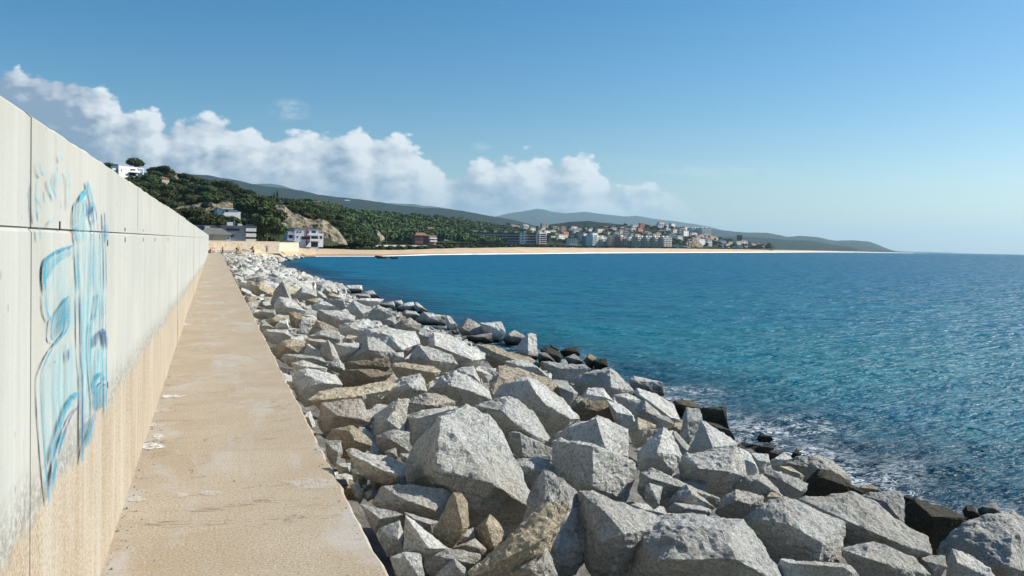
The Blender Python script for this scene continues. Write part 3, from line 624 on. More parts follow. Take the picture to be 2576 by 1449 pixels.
# crop 3
H(C3, 'm', '290,480 340,340 405,270 440,290 500,420 520,475 450,470 370,490', '425,300,.12 480,440,.2 370,380,.1', 'tall dark-faced pointed rock standing above its neighbours', 'tall pointed rock', .25)
H(C3, 'l', '320,490 380,420 480,430 560,500 640,560 580,600 430,580 330,540', '440,510,.25')
H(C3, 'b', '470,570 520,560 600,590 605,640 530,705 485,685', '530,620,.25', 'brown rounded stone among pale rocks near the path')
H(C3, 'g', '750,545 850,545 1000,560 1120,600 1110,650 1060,680 940,720 830,670 760,610', '840,585,.2 1070,640,.3 950,650,.3', 'pale-topped block with a rough dark front, farther along the slope', 'pale-topped dark-fronted block', .1)
H(C3, 't', '660,770 740,640 940,720 960,745 830,750 700,780', '750,660,.1 800,740,.2', 'tan wedge rock with a sunlit orange top')
H(C3, 'l', '650,800 780,740 870,735 960,760 970,845 900,870 760,850', '800,790,.25')
H(C3, 'l', '950,710 1000,670 1110,670 1120,640 1240,630 1360,700 1300,780 1190,810 1020,800 970,780', '1100,730,.25')
H(C3, 'l', '1180,800 1210,730 1380,715 1690,750 1745,870 1640,920 1575,965 1490,940 1300,840 1190,850', '1230,740,.1 1430,790,.25 1560,930,.3', 'broad flat pale slab with a brown shaded edge mid slope', 'broad pale slab', .12, 1.2)
H(C3, 'g', '1010,1040 1110,920 1230,815 1340,820 1440,900 1500,960 1450,1040', '1240,930,.36', 'smooth dome-shaped grey boulder below the broad pale slab', 'dome-shaped boulder', .05)
H(C3, 'p', '985,830 1040,785 1140,800 1080,860 990,870')
H(C3, 'l', '910,870 1160,860 1170,890 1100,960 950,1020')
H(C3, 'l', '780,900 850,830 900,880 960,1020 950,1055 880,1000 790,990', '860,860,.15 890,980,.2')
H(C3, 't', '310,920 400,850 520,820 610,840 640,890 590,980 470,990 350,1000', '450,900,.3')
H(C3, 'g', '590,980 650,870 780,950 790,1000 700,1005', '660,890,.1')
H(C3, 'p', '620,830 650,820 840,840 850,870 780,930 640,880')
H(C3, 'm', '390,1020 430,980 580,980 790,1010 860,1060 700,1070')
H(C3, 'l', '490,1060 620,1030 850,1110 830,1140 680,1160 540,1120')
H(C3, 'g', '490,1200 560,1130 640,1110 930,1160 940,1210 1000,1270 850,1330 700,1350 560,1400 500,1260', '640,1180,.2 800,1250,.3 620,1300,.3', 'broad crumpled grey boulder next to the path behind the plank rock', 'crumpled grey boulder')
H(C3, 'b', '1000,1070 1030,1040 1250,1030 1430,1020 1450,1100 1400,1130 1130,1130 1010,1150', '1200,1080,.2')
H(C3, 'b', '935,1200 1000,1130 1120,1110 1300,1120 1480,1160 1380,1230 1200,1260 1010,1270', '1130,1125,.15 1290,1200,.25', 'dark brown angular block behind the long plank rock', 'dark brown angular block', .1)
H(C3, 't', '1440,1085 1500,1050 1600,1050 1850,1090 1950,1140 1900,1200 1700,1190 1490,1160', '1500,1090,.15 1850,1150,.25', '', '', .1)
H(C3, 'l', '1630,1000 1730,880 1780,910 2050,970 2110,1070 2000,1110 1870,1080 1770,1080', '1740,900,.08 1840,1030,.25', 'pale rock with a dark pointed left face beneath the long pale slab', '', .05)
H(C3, 'l', '1820,800 1870,760 2050,790 2370,970 2375,1020 2240,1060 2150,1070 1950,960 1830,890', '1880,800,.12 1880,890,.3 2240,1030,.3', 'long pale slab with a shadowed lower side near the water edge', 'long pale slab', .12)
H(C3, 'p', '1480,700 1560,640 1650,620 1750,690 1740,750 1690,770 1500,750', '1600,690,.2')
H(C3, 'm', '1720,820 1850,730 1860,840 1780,870')
H(C3, 'g', '1690,640 1770,560 1850,570 1980,600 1990,690 1900,710 1760,690', '1820,610,.2')
H(C3, 'l', '1680,480 1710,470 1820,560 1770,575 1720,580')
H(C3, 'l', '1990,600 2040,610 2120,760 2110,800 2000,710')
H(C3, 'p', '2090,710 2200,630 2290,690 2440,760 2430,850 2380,860 2250,830 2150,790', '2150,720,.15 2250,800,.25')
H(C3, 'l', '2310,670 2530,655 2560,740 2560,780 2500,850 2440,850 2420,760', '2420,700,.15', 'squarish white block against the water above the orange-tan slab', 'squarish white block', .1)
H(C3, 'l', '1030,510 1100,450 1260,530 1260,555 1190,610 1130,600 1060,580', '1100,480,.1 1180,580,.2')
H(C3, 'g', '1190,610 1320,500 1470,540 1475,605 1380,625 1230,625', '1340,540,.15')
H(C3, 'm', '850,470 900,440 1010,440 1025,530 1000,550 870,510', '1000,460,.1')
H(C3, 'b', '620,450 740,430 755,470 680,520')
H(C3, 'l', '680,520 780,450 860,480 980,560 840,560')
H(C3, 't', '830,410 880,380 980,430 900,445')
H(C3, 'l', '520,400 600,320 730,350 750,420 640,450 530,440')
H(C3, 'l', '1110,450 1200,430 1400,440 1340,490 1250,510')
H(C3, 'm', '1090,395 1250,390 1270,435 1120,450')
H(C3, 'g', '1200,370 1280,360 1360,430 1290,445')
H(C3, 'l', '1020,310 1180,305 1185,360 1130,385 1030,375')
H(C3, 'm', '1350,490 1480,460 1500,520 1470,545')
H(C3, 'g', '930,330 1020,320 1010,375 950,370')
H(C3, 'l', '680,270 740,230 830,280 900,330 840,340 740,320')
H(C3, 'l', '580,210 640,200 685,250 600,280')
H(C3, 'm', '530,170 550,160 580,200 560,225')
H(C3, 'l', '360,180 430,145 500,180 470,210 380,200')
H(C3, 't', '120,120 290,98 320,110 300,140 150,140', '', 'flat tan slab at the water edge, farthest large one along the slope')
H(C3, 'g', '140,190 200,140 330,190 340,240 200,240')
H(C3, 'g', '110,585 230,540 340,545 345,600 220,605')
H(C3, 't', '230,640 470,610 460,645 290,675', '', '', '', .05, 2)
H(C3, 'm', '190,705 240,660 330,720 220,740')
H(C3, 'l', '330,720 380,650 465,640 475,725')
H(C3, 'g', '210,770 250,730 460,740 500,810 300,830')
H(C3, 'b', '740,590 760,540 840,580 830,670 745,640')  # brown tone stands in for the shaded side of the adjoining block
H(C3, 'l', '1500,530 1590,480 1670,470 1705,555 1620,575')
H(C3, 'm', '1530,590 1600,550 1690,560 1735,600 1650,635')
H(C3, 'g', '1490,460 1560,450 1585,500 1500,530')
H(C3, 'm', '2130,800 2250,780 2430,770 2440,860 2260,860')
H(C3, 'l', '2090,1120 2150,1100 2260,1090 2300,1180 2330,1260 2260,1290 2110,1200')
H(C3, 'g', '1360,660 1450,620 1500,600 1520,700 1400,710')
H(C3, 'l', '1500,960 1580,950 1600,1040 1450,1060')

def ray_slope(x, y, lift=0):
    r = ray(x, y); t = 1.5; prev = None
    while t < 230:
        p = CAM+r*t
        if p.z <= max(slope(p.x, p.y), SEA-.05)+.15+lift: return t
        t *= 1.01
    return None
lms = []; hobj = []; polys = []
for hi, (crop, tone, outl, ridg, lab, lm, lift, tilt) in enumerate(heroes):
    P = [crop(*p) for p in outl]; cx = sum(p[0] for p in P)/len(P); cy = sum(p[1] for p in P)/len(P)
    ymx = max(p[1] for p in P); ymn = min(p[1] for p in P); xs = [p[0] for p in P]; wpx = max(xs)-min(xs); hpx = ymx-ymn
    d = ray_slope(cx, cy*.55+ymx*.45, lift)
    if d is None: continue
    s = math.sqrt(max(wpx, 1)*max(hpx, 1)); sz = s*d/F
    def P3(x, y, dd): return at(x, y, d+dd)
    pts = []
    for (x, y) in P: pts.append(P3(x, y, tilt*(cy-y)*d/F*1.0))
    if not ridg:
        j = lambda: random.uniform(-.08, .08)
        ridg_px = [(cx+(-.2+j())*wpx, cy+(-.16+j())*hpx, .28), (cx+(.24+j())*wpx, cy+(-.02+j())*hpx, .26), (cx+(-.05+j())*wpx, cy+.26*hpx, .24)]
    else: ridg_px = [(*crop(x, y), k) for x, y, k in ridg]
    for (x, y, k) in ridg_px: pts.append(P3(x, y, tilt*(cy-y)*d/F-k*sz*1.5))
    back = CAM+ray(cx, cy)*d; hd = Vector((ray(cx, cy).x, ray(cx, cy).y, 0)).normalized()
    for (x, y) in P:
        q = back+(P3(x, y, 0)-back)*.8+hd*sz*.55+Vector((0, 0, -.22*sz)); pts.append(q)
        q = back+(P3(x, y, 0)-back)*.55+hd*sz*.15+Vector((0, 0, -.45*sz))
        pts.append(q)
    org = back+hd*sz*.2
    edge = max(.028, min(sz/13, 3.0*d/F*1.6)); edge = max(edge, sz/34)
    me = rock_mesh([p-org for p in pts], edge, .03, 'boulder', hi)
    o = link('boulder', me, RK[tone]); o.location = org; polys.append(P)
    hobj.append((o, cx, cy, sz, tone, lab, hpx/max(1, wpx), d))
    if lm: lms.append((cx, cy, s, lm, o))
TONE = {'g': 'grey', 'l': 'pale', 't': 'tan', 'b': 'brown', 'm': 'mid-grey', 'p': 'pinkish', 'd': 'dark wet'}
used = {}
for (o, cx, cy, sz, tone, lab, asp, d) in hobj:
    if not lab:
        cand = sorted(((math.hypot(cx-l[0], (cy-l[1])*1.6)/(.6+l[2]/120), l) for l in lms if l[4] is not o), key=lambda q: q[0])
        done = False
        for _, l in cand[:5]:
            dx, dy = cx-l[0], cy-l[1]
            dirs = ['right of' if dx > 0 else 'left of', 'behind' if dy < 0 else 'in front of'] if abs(dx) > abs(dy)*1.6 else ['behind' if dy < 0 else 'in front of', 'right of' if dx > 0 else 'left of']
            szw = 'small' if sz < .55 else ('large' if sz > 1.15 else 'medium')
            shp = 'low rock' if asp < .45 else ('upright rock' if asp > 1.1 else 'angular rock')
            for dr in dirs:
                lab = f'{szw} {TONE[tone]} {shp} {dr} the {l[3]}'
                if lab not in used: done = True; break
                lab = f'{szw} {TONE[tone]} {shp} {"just" if math.hypot(dx,dy) < l[2] else "farther"} {dr} the {l[3]}'
                if lab not in used: done = True; break
            if done: break
    used[lab] = used.get(lab, 0)+1
    tag(o, lab, 'boulder', 'granite boulders of the breakwater')

# filler boulders: prototypes
def rnd_rock(seed, n=13, sq=(1, 1, .7), edge=.09, amp=.035):
    rr = random.Random(seed); pts = []
    for _ in range(n):
        v = Vector((rr.gauss(0, 1), rr.gauss(0, 1), rr.gauss(0, 1))).normalized()
        m_ = max(abs(v.x), abs(v.y), abs(v.z)); v = v.lerp(v/m_, .55)*.5*rr.uniform(.85, 1.1)
        pts.append(Vector((v.x*sq[0], v.y*sq[1], v.z*sq[2])))
    return rock_mesh(pts, edge, amp, 'boulder', seed+100)
protos = [rnd_rock(i, random.choice((9, 11, 14)), (random.uniform(1, 1.5), random.uniform(.7, 1.1), random.uniform(.5, .85)), .085) for i in range(14)]
def inpoly(x, y, P):
    c = False; j = len(P)-1
    for i in range(len(P)):
        if (P[i][1] > y) != (P[j][1] > y) and x < (P[j][0]-P[i][0])*(y-P[i][1])/(P[j][1]-P[i][1])+P[i][0]: c = not c
        j = i
    return c
fills = []
def cell_fill():
    Z = 3.0
    while Z < 262:
        s0 = .82 if Z > 26 else .6
        if Z > 150: s0 = 1.3
        X = PX+.35
        x_max = wline(Z)+.9
        if Z > WEND-12: X = PX+.35+min(6, (Z-WEND+12)*.3)
        while X < x_max:
            x = X+random.uniform(-.3, .3)*s0; z = Z+random.uniform(-.35, .35)*s0
            sz = s0*random.choice((.75, .85, 1.0, 1.1, 1.3, 1.5, 1.75)); sz = min(sz, 1.35*(x-PX)+.1 if z < WEND+12 else 9)
            px, py, dd = proj((x, z, slope(x, z)+.1))
            inside = any(inpoly(px, py, P) for P in polys) if dd > 0 else True
            yield x, z, sz, inside, px, py, dd
            X += s0*.95
        Z += s0*.85
for x, z, sz, inside, px, py, dd in cell_fill():
    if dd < 2: continue
    hero_zone = py > 905*0+ (735)   # below this row traced boulders dominate
    zz = slope(x, z)
    if hero_zone:
        if inside: continue
        sz = min(sz, .85)*.85; zz -= .22
    if z > 190 and x < wline(z)-9: continue
    fills.append((dd/sz, x, z, zz, sz, px, py, dd))
fills.sort()
NI = 300-len(hobj)
stones, vv, ff = 0, [], []
pd = []
for me in protos:
    pd.append((np.array([v.co for v in me.vertices]), [tuple(p.vertices) for p in me.polygons]))
low = [rnd_rock(40+i, 10, (1.25, .9, .65), .5, .03) for i in range(10)]
for me in low: pd.append((np.array([v.co for v in me.vertices]), [tuple(p.vertices) for p in me.polygons]))
tones = ['l']*9+['g']*11+['m']*3+['t']*2+['p']+['b']
fv = {k: ([], [], 0) for k in 'lgmtpb'}; cnt = 0
for i, (_, x, z, zz, sz, px, py, dd) in enumerate(fills):
    rot = (random.uniform(-.5, .5), random.uniform(-.5, .5), random.uniform(0, 6.28)); tn = random.choice(tones)
    if 0 <= px <= 2576 and 0 <= py <= 1449 and cnt < NI:
        cnt += 1; me = protos[i % 14]
        key = (me.name, tn)
        mm = bpy.data.meshes.get(me.name+'_'+tn)
        if mm is None: mm = me.copy(); mm.name = me.name+'_'+tn; mm.materials.append(RK[tn])
        o = bpy.data.objects.new('boulder', mm); C.objects.link(o); o.location = (x, z, zz+.12*sz); o.rotation_euler = rot; o.scale = (sz,)*3
        where = 'in the gaps between bigger boulders on the near slope' if py > 800 else ('on the middle stretch of the slope' if py > 715 else 'along the far stretch of the slope')
        tag(o, f'{ {"l":"pale","g":"grey","m":"mid-grey","t":"tan","p":"pinkish","b":"brown"}[tn]} angular boulder {where}', 'boulder', 'granite boulders of the breakwater')
    else:
        V_, F_ = pd[(i % 14) if dd < 30 else 14+i % 10]; 
        E = np.array(Matrix.Rotation(rot[2], 3, 'Z') @ Matrix.Rotation(rot[1], 3, 'Y') @ Matrix.Rotation(rot[0], 3, 'X'))
        Q = (V_*sz)@E.T+np.array((x, z, zz+.12*sz)); a, b2, n0 = fv[tn]
        a.append(Q); b2 += [tuple(k+n0 for k in f_) for f_ in F_]; fv[tn] = (a, b2, n0+len(Q))
allv, allf, mi, n0 = [], [], [], 0
for k, (a, b2, n) in fv.items():
    if not a: continue
    A = np.concatenate(a); allv += [tuple(q) for q in A]; allf += [tuple(j+n0 for j in f_) for f_ in b2]; mi += ['lgmtpb'.index(k)]*len(b2); n0 += n
me = mesh('rubble_stones', allv, allf)
for k in 'lgmtpb': me.materials.append(RK[k])
me.polygons.foreach_set('material_index', mi)
tag(link('rubble_stones', me), 'loose smaller granite stones packed along the breakwater and its far bend', 'rocks', None, 'stuff')

# ------------------------------------------------------------------ sea
def wavez(X, Y, R_):
    z = np.zeros_like(X); r2 = np.random.default_rng(3)
    for i in range(34):
        lam = .5*1.09**i; th = -AZ+math.pi/2+r2.normal(0, .5)+.35; k = 2*math.pi/lam; ph = r2.uniform(0, 6.28)
        kx, ky = math.cos(th)*k, math.sin(th)*k; amp = .0078*lam**.7*min(1, (4/lam)**.7)
        vis = np.clip((lam-R_*.028)/(R_*.02+.01), 0, 1)
        ph2 = kx*X+ky*Y+ph+1.3*np.sin(X*.13+ph)*np.sin(Y*.11+i)
        z += amp*vis*(1-2*np.abs(np.sin(ph2/2))**.8)
    return z
angs = np.concatenate([np.radians(np.linspace(-200, -14, 30)), np.radians(np.linspace(-13.8, 66, 620)), np.radians(np.linspace(67, 159, 18))])
rs = [3.0]
while rs[-1] < 260: rs.append(rs[-1]*1.0085+.02)
while rs[-1] < 25000: rs.append(rs[-1]*1.07)
rs = np.array(rs); Rg, Ag = np.meshgrid(rs, angs, indexing='ij'); Xg = Rg*np.sin(Ag); Yg = Rg*np.cos(Ag)
Zg = SEA+wavez(Xg, Yg, Rg)*np.clip((400-Rg)/200, 0, 1)
na = len(angs); nr = len(rs)
Vs = np.stack([Xg, Yg, Zg], -1).reshape(-1, 3)
ii, jj = np.meshgrid(np.arange(nr-1), np.arange(na-1), indexing='ij'); a = (ii*na+jj).ravel()
Fs = np.stack([a, a+na, a+na+1, a+1], -1)
me = bpy.data.meshes.new('sea'); me.vertices.add(len(Vs)); me.vertices.foreach_set('co', Vs.ravel())
me.loops.add(Fs.size); me.loops.foreach_set('vertex_index', Fs.ravel().astype(np.int32)); me.polygons.add(len(Fs))
me.polygons.foreach_set('loop_start', np.arange(0, Fs.size, 4, dtype=np.int32)); me.update(calc_edges=True); me.validate()
me.polygons.foreach_set('use_smooth', [True]*len(me.polygons))
if me.polygons[0].normal.z < 0: me.flip_normals()
tag(link('sea', me, M_SEA), kind='structure')

# ------------------------------------------------------------------ land: beach, plain, hills
shore = [(640, 662), (658, 658), (700, 652), (751, 647), (800, 645), (950, 645), (1100, 641), (1300, 639), (1500, 637), (1700, 636), (1900, 635.4), (2050, 634.6), (2150, 634.8), (2240, 636.2), (2330, 637.6)]
SX = [s[0] for s in shore]; SY = [s[1] for s in shore]
def shore_d(x):
    y = float(np.interp(x, SX, SY)); p = hit_z(x, y, SEA); return (p-CAM).dot(fw)
crest_y = lambda x: float(np.interp(x, [640, 700, 751, 800, 900, 1000, 1100, 1300, 1500, 1700, 1900, 2050, 2150, 2330], [630, 627, 625, 626, 629.5, 629.5, 626, 622.5, 624, 625.5, 628, 630.5, 632.5, 637.2]))
V, Fa, cols = [], [], np.arange(640, 2334, 6)
for x in cols:
    d0 = shore_d(x); cy = crest_y(x); y0 = float(np.interp(x, SX, SY)); d1 = d0*1.08+22
    if x < 760: d1 = d0+12*(x-640)/120+6
    row = [(d0*.93-3, None, SEA-1.2), (d0, None, SEA-.02), (d0+(d1-d0)*.25, .38, None), (d0+(d1-d0)*.55, .7, None), (d1, 1, None), (d1*1.03+4, 1.04, None)]
    for (d, t, z) in row:
        if z is not None:
            p = at(x, 620, d); p.z = z
        else:
            p = at(x, y0+(cy-y0)*t, d); p.z += noise.noise(Vector((p.x*.06, p.y*.06, 0)))*.25
        V.append(p)
n = 6
for i in range(len(cols)-1):
    for j in range(n-1): a = i*n+j; Fa.append((a, a+n, a+n+1, a+1))
tag(link('beach', mesh('beach', V, Fa, True), M_SAND), kind='structure')
# surf
V, Fa = [], []
xs_ = np.arange(640, 2300, 3.0)
for x in xs_:
    p = hit_z(x, float(np.interp(x, SX, SY)), SEA+.06); c = CAM.copy(); dr = Vector((p.x, p.y, 0)).normalized(); dd = p.length
    k = float(np.interp(x, [640, 740, 760, 860, 1000, 1060, 1200, 2000, 2300], [.15, .2, .3, .25, .5, 1.3, 1.5, 1, .4]))
    w = dd*.010*k*(.75+.9*noise.noise(Vector((x*.03, 2, 0)))+.35*noise.noise(Vector((x*.3, 2, 0)))); w = max(.12, w)
    V += [p-dr*w, p-dr*w*.6+Vector((0, 0, .09+.0006*dd*k)), p+dr*(w*.35)+Vector((0, 0, .14)), p+dr*(w*.6+1.)+Vector((0, 0, .02))]
for i in range(len(xs_)-1):
    for j in range(3): a = i*4+j; Fa.append((a, a+4, a+5, a+1))
tag(link('surf', mesh('surf', V, Fa, True), FOAM), 'white surf line breaking along the beach', 'foam', None, 'stuff')

def layer(name, cols, mat, step=6, sub=5, namp=.012, kind='structure', smooth=True):
    xs = [c[0] for c in cols]; nr_ = len(cols[0][1]); X = np.arange(xs[0], xs[-1]+.1, step)
    D_ = np.array([[q[0] for q in c[1]] for c in cols], float); Y_ = np.array([[q[1] for q in c[1]] for c in cols], float)
    T = np.linspace(0, nr_-1, (nr_-1)*sub+1); V = []; grid = []
    for x in X:
        dr = [np.interp(x, xs, D_[:, k]) for k in range(nr_)]; yr = [np.interp(x, xs, Y_[:, k]) for k in range(nr_)]; g = []
        for t in T:
            d = float(np.interp(t, range(nr_), dr)); y = float(np.interp(t, range(nr_), yr)); p = at(x, y, d)
            p.z += (noise.fractal(Vector((p.x, p.y, 0))/(d*.05), .8, 2.1, 4))*d*namp*(0 if t in (0,) else 1)
            V.append(p); g.append(p)
        grid.append(g)
    n = len(T); Fa = [(i*n+j, (i+1)*n+j, (i+1)*n+j+1, i*n+j+1) for i in range(len(X)-1) for j in range(n-1)]
    o = link(name, mesh(name, V, Fa, smooth), mat); tag(o, kind=kind)
    def sample(x, t):
        i = min(len(X)-1, max(0, (x-X[0])/step)); i0 = int(i); i1 = min(len(X)-1, i0+1); j = t*(n-1); j0 = int(j); j1 = min(n-1, j0+1); a, b_ = i-i0, j-j0
        return (grid[i0][j0]*(1-a)+grid[i1][j0]*a)*(1-b_)+(grid[i0][j1]*(1-a)+grid[i1][j1]*a)*b_
    return sample
# plain behind the beach
pc = []
for x in range(480, 2340, 60):
    if x < 760: d1 = 268
    else: d1 = (shore_d(x)*1.08+22)*1.03+2
    cy = crest_y(x) if x >= 760 else 609
    if 640 <= x < 760: cy = float(np.interp(x, [640, 760], [611, 622]))
    z0 = 2.4-(cy+.4-hor(x))*d1/F; yz = lambda d, z: hor(x)+(2.4-z)*F/d
    pc.append((x, [(d1, cy+.4), (d1*1.15+10, yz(d1*1.15+10, z0+.35)), (d1*1.6+30, yz(d1*1.6+30, max(z0+.9, 1.3 if 800 < x < 1180 else -9))), (d1*2.2+100, yz(d1*2.2+100, max(z0+1.6, 3.4 if 700 < x < 1400 else -9)))]))
plain_s = layer('coastal_plain', pc, M_HILL, 20, 3, .0006)
near_s = layer('near_hill', [
 (120, [(235, 610), (300, 560), (360, 500), (430, 452), (560, 480), (900, 600)]),
 (300, [(235, 610), (300, 560), (360, 500), (440, 446), (560, 470), (900, 600)]),
 (400, [(240, 610), (300, 562), (360, 512), (450, 452), (560, 470), (900, 600)]),
 (500, [(245, 609), (300, 566), (345, 532), (450, 468), (600, 490), (900, 600)]),
 (600, [(250, 609), (300, 576), (345, 544), (440, 498), (600, 520), (900, 600)]),
 (700, [(265, 612), (310, 592), (350, 560), (430, 526), (600, 540), (900, 600)]),
 (800, [(300, 616), (335, 594), (375, 566), (430, 545), (600, 560), (900, 600)]),
 (870, [(330, 616), (355, 610), (385, 592), (440, 574), (600, 580), (900, 603)]),
 (960, [(360, 614), (380, 613), (410, 611), (460, 609), (600, 607), (900, 606)])], M_HILL, 5, 5, .006)
def cliff(name, cols, seed):
    V, Fa = [], []; xs = [c[0] for c in cols]; X = np.arange(xs[0], xs[-1]+.1, 1.6); m_ = 26
    for x in X:
        yt, yb, d = [float(np.interp(x, xs, [c[k] for c in cols])) for k in (1, 2, 3)]
        for j in range(m_+1):
            t = j/m_; p = at(x, yt+(yb-yt)*t+noise.noise(Vector((x*.1, t*4, seed)))*1.5, d+(1-t)*14)
            q = noise.ridged_multi_fractal(Vector((p.x*.06, p.z*.09, p.y*.03+seed)), .9, 2.2, 5, 1, 2)
            p += (CAM-p).normalized()*(q*3.2-3)+Vector((0, 0, noise.noise(p*.25)*1)); V.append(p)
    n = m_+1
    Fa = [(i*n+j, (i+1)*n+j, (i+1)*n+j+1, i*n+j+1) for i in range(len(X)-1) for j in range(n-1)]
    tag(link(name, mesh(name, V, Fa), M_CLIFF), kind='structure')
cliff('cliff', [(692, 517, 600, 322), (716, 519, 606, 322), (740, 536, 612, 324), (770, 549, 616, 326), (795, 552, 618, 328), (812, 551, 618, 328), (830, 560, 618, 330), (850, 578, 618, 332), (862, 592, 618, 334), (875, 612, 618, 336)], 1)
cliff('cliff', [(425, 530, 545, 300), (450, 514, 550, 302), (520, 510, 556, 304), (575, 509, 548, 306), (612, 522, 535, 310)], 7)
cliff('cliff', [(932, 598, 604, 455), (942, 585, 606, 455), (950, 577, 606, 455), (958, 588, 606, 457), (968, 600, 606, 459)], 12)
mid_s = layer('forest_hill', [
 (560, [(480, 600), (560, 560), (650, 525), (760, 524), (1200, 590)]), (700, [(470, 605), (560, 570), (650, 530), (740, 526), (1200, 590)]),
 (785, [(480, 606), (560, 575), (650, 535), (740, 524), (1200, 590)]), (847, [(500, 608), (580, 580), (680, 545), (780, 534), (1200, 590)]),
 (935, [(540, 609), (620, 588), (740, 560), (860, 549), (1300, 590)]), (1057, [(600, 610), (720, 596), (860, 565), (1000, 550), (1500, 590)]),
 (1138, [(680, 611), (820, 600), (960, 575), (1120, 560), (1600, 590)]), (1234, [(800, 613), (950, 605), (1100, 580), (1300, 568), (1800, 590)]),
 (1286, [(900, 614), (1050, 607), (1200, 590), (1400, 581), (1800, 595)]), (1340, [(950, 615), (1100, 609), (1250, 598), (1400, 588), (1800, 600)])], M_FOR, 7, 5, .003)
town_s = layer('town_hill', [
 (1270, [(1150, 614), (1300, 600), (1450, 580), (1650, 566), (2200, 590)]), (1340, [(1150, 614), (1300, 602), (1450, 582), (1650, 572), (2200, 590)]),
 (1450, [(1150, 616), (1300, 604), (1450, 586), (1650, 574), (2200, 590)]), (1550, [(1150, 618), (1300, 606), (1450, 584), (1650, 571), (2200, 590)]),
 (1640, [(1150, 620), (1300, 606), (1450, 582), (1650, 567), (2200, 590)]), (1700, [(1150, 621), (1300, 606), (1450, 584), (1650, 572), (2200, 592)]),
 (1745, [(1200, 622), (1300, 604), (1450, 590), (1650, 586), (2200, 600)]), (1790, [(1250, 624), (1350, 616), (1500, 604), (1700, 596), (2300, 612)]),
 (1850, [(1300, 626), (1400, 622), (1500, 616), (1700, 610), (2300, 618)]), (1950, [(1400, 627), (1500, 625), (1600, 622), (1800, 618), (2300, 624)])], M_FOR, 7, 5, .0025)
cliff('cliff', [(1712, 616, 623, 1180), (1728, 604, 623, 1180), (1742, 595, 623, 1185), (1755, 601, 623, 1190), (1768, 618, 623, 1200)], 22)
layer('green_hill', [(1380, [(1900, 600), (2200, 565), (2700, 600)]), (1430, [(1900, 600), (2200, 558), (2700, 600)]), (1480, [(1900, 600), (2200, 556), (2700, 600)]), (1530, [(1900, 600), (2200, 561), (2700, 600)]), (1600, [(1900, 600), (2200, 572), (2700, 600)])], M_FARHILL, 5, 5, .0012)
def ridge(name, pts, d0, d1, yb, mat=M_FARHILL, namp=.0012):
    return layer(name, [(x, [(d0, yb(x) if callable(yb) else yb), (d0+(d1-d0)*.5, (y*.6+.4*(yb(x) if callable(yb) else yb))), (d1, y), (d1*1.3, y+12), (d1*1.7, hor(x)+1)]) for x, y in pts], mat, 6, 5, namp)
base = lambda x: hor(x)+1
ridge('long_ridge', [(100, 445), (300, 436), (400, 434), (470, 437), (520, 441), (600, 455), (650, 466), (700, 473), (760, 480), (800, 490), (850, 496), (900, 500), (950, 508), (1000, 515), (1060, 521), (1100, 524), (1160, 530), (1200, 536), (1250, 545), (1300, 555), (1330, 562), (1380, 580), (1430, 600)], 3000, 4000, base)
ridge('distant_hill', [(560, 480), (640, 463), (680, 462), (720, 471), (780, 490), (850, 520)], 9000, 11000, base)
ridge('distant_hill', [(930, 520), (980, 510), (1040, 513), (1100, 521), (1150, 530), (1200, 545)], 9000, 11000, base)
ridge('mountain', [(1200, 560), (1250, 543), (1290, 535), (1320, 530), (1350, 525), (1368, 527), (1390, 533), (1430, 536), (1470, 533), (1495, 536), (1530, 540), (1570, 546), (1600, 543), (1640, 550), (1680, 556), (1740, 562), (1790, 572), (1850, 590), (1900, 610)], 9000, 12500, base)
ridge('right_hill', [(1740, 590), (1789, 577), (1830, 581), (1885, 585), (1927, 585), (1950, 590), (1979, 596), (2010, 594), (2055, 596), (2104, 604), (2150, 606), (2188, 608), (2211, 616), (2239, 628), (2255, 633), (2280, 635.5)], 5000, 7000, base)
ridge('right_hill', [(1760, 604), (1850, 594), (1920, 598), (1980, 604), (2040, 606), (2090, 612), (2130, 620), (2160, 628)], 3400, 4200, base)
ridge('far_point', [(2200, 634), (2240, 631.5), (2290, 633), (2330, 634), (2400, 635.8)], 12000, 14000, base, M_FARHILL, .0001)

# ------------------------------------------------------------------ trees
def crown_mesh(name, seed, lobes, leaf, n, flat=.6):
    rr = random.Random(seed); v, f = [], []
    for (cx, cy, cz, rx, rz) in lobes:
        for _ in range(int(n*rx*rx/ (sum(l[3]**2 for l in lobes)))):
            d = Vector((rr.gauss(0, 1), rr.gauss(0, 1), rr.gauss(0, 1))).normalized(); k = rr.uniform(.6, 1.06)
            k *= 1+.22*noise.noise(d*2.5+Vector((seed, cx, cy)))
            p = Vector((cx+d.x*rx*k, cy+d.y*rx*k, cz+d.z*rz*k)); nn = (d+Vector((rr.gauss(0, .5), rr.gauss(0, .5), rr.gauss(0, .5)+.3))).normalized()
            a = nn.orthogonal().normalized(); a.rotate(Matrix.Rotation(rr.uniform(0, 6.3), 3, nn)); b_ = nn.cross(a); s = leaf*rr.uniform(.6, 1.3); q = len(v)
            v += [p+a*s, p+b_*s*.7, p-a*s, p-b_*s*.7]; f.append((q, q+1, q+2, q+3))
    return mesh(name, v, f)
def broad_lobes(seed, w, h):
    rr = random.Random(seed); L = [(0, 0, h*.72, w*.42, h*.24)]
    for i in range(6):
        t = i*1.05+rr.uniform(-.3, .3); k = rr.uniform(.22, .34)*w
        L.append((math.cos(t)*k, math.sin(t)*k, h*rr.uniform(.55, .82), w*rr.uniform(.18, .28), h*rr.uniform(.13, .2)))
    return L
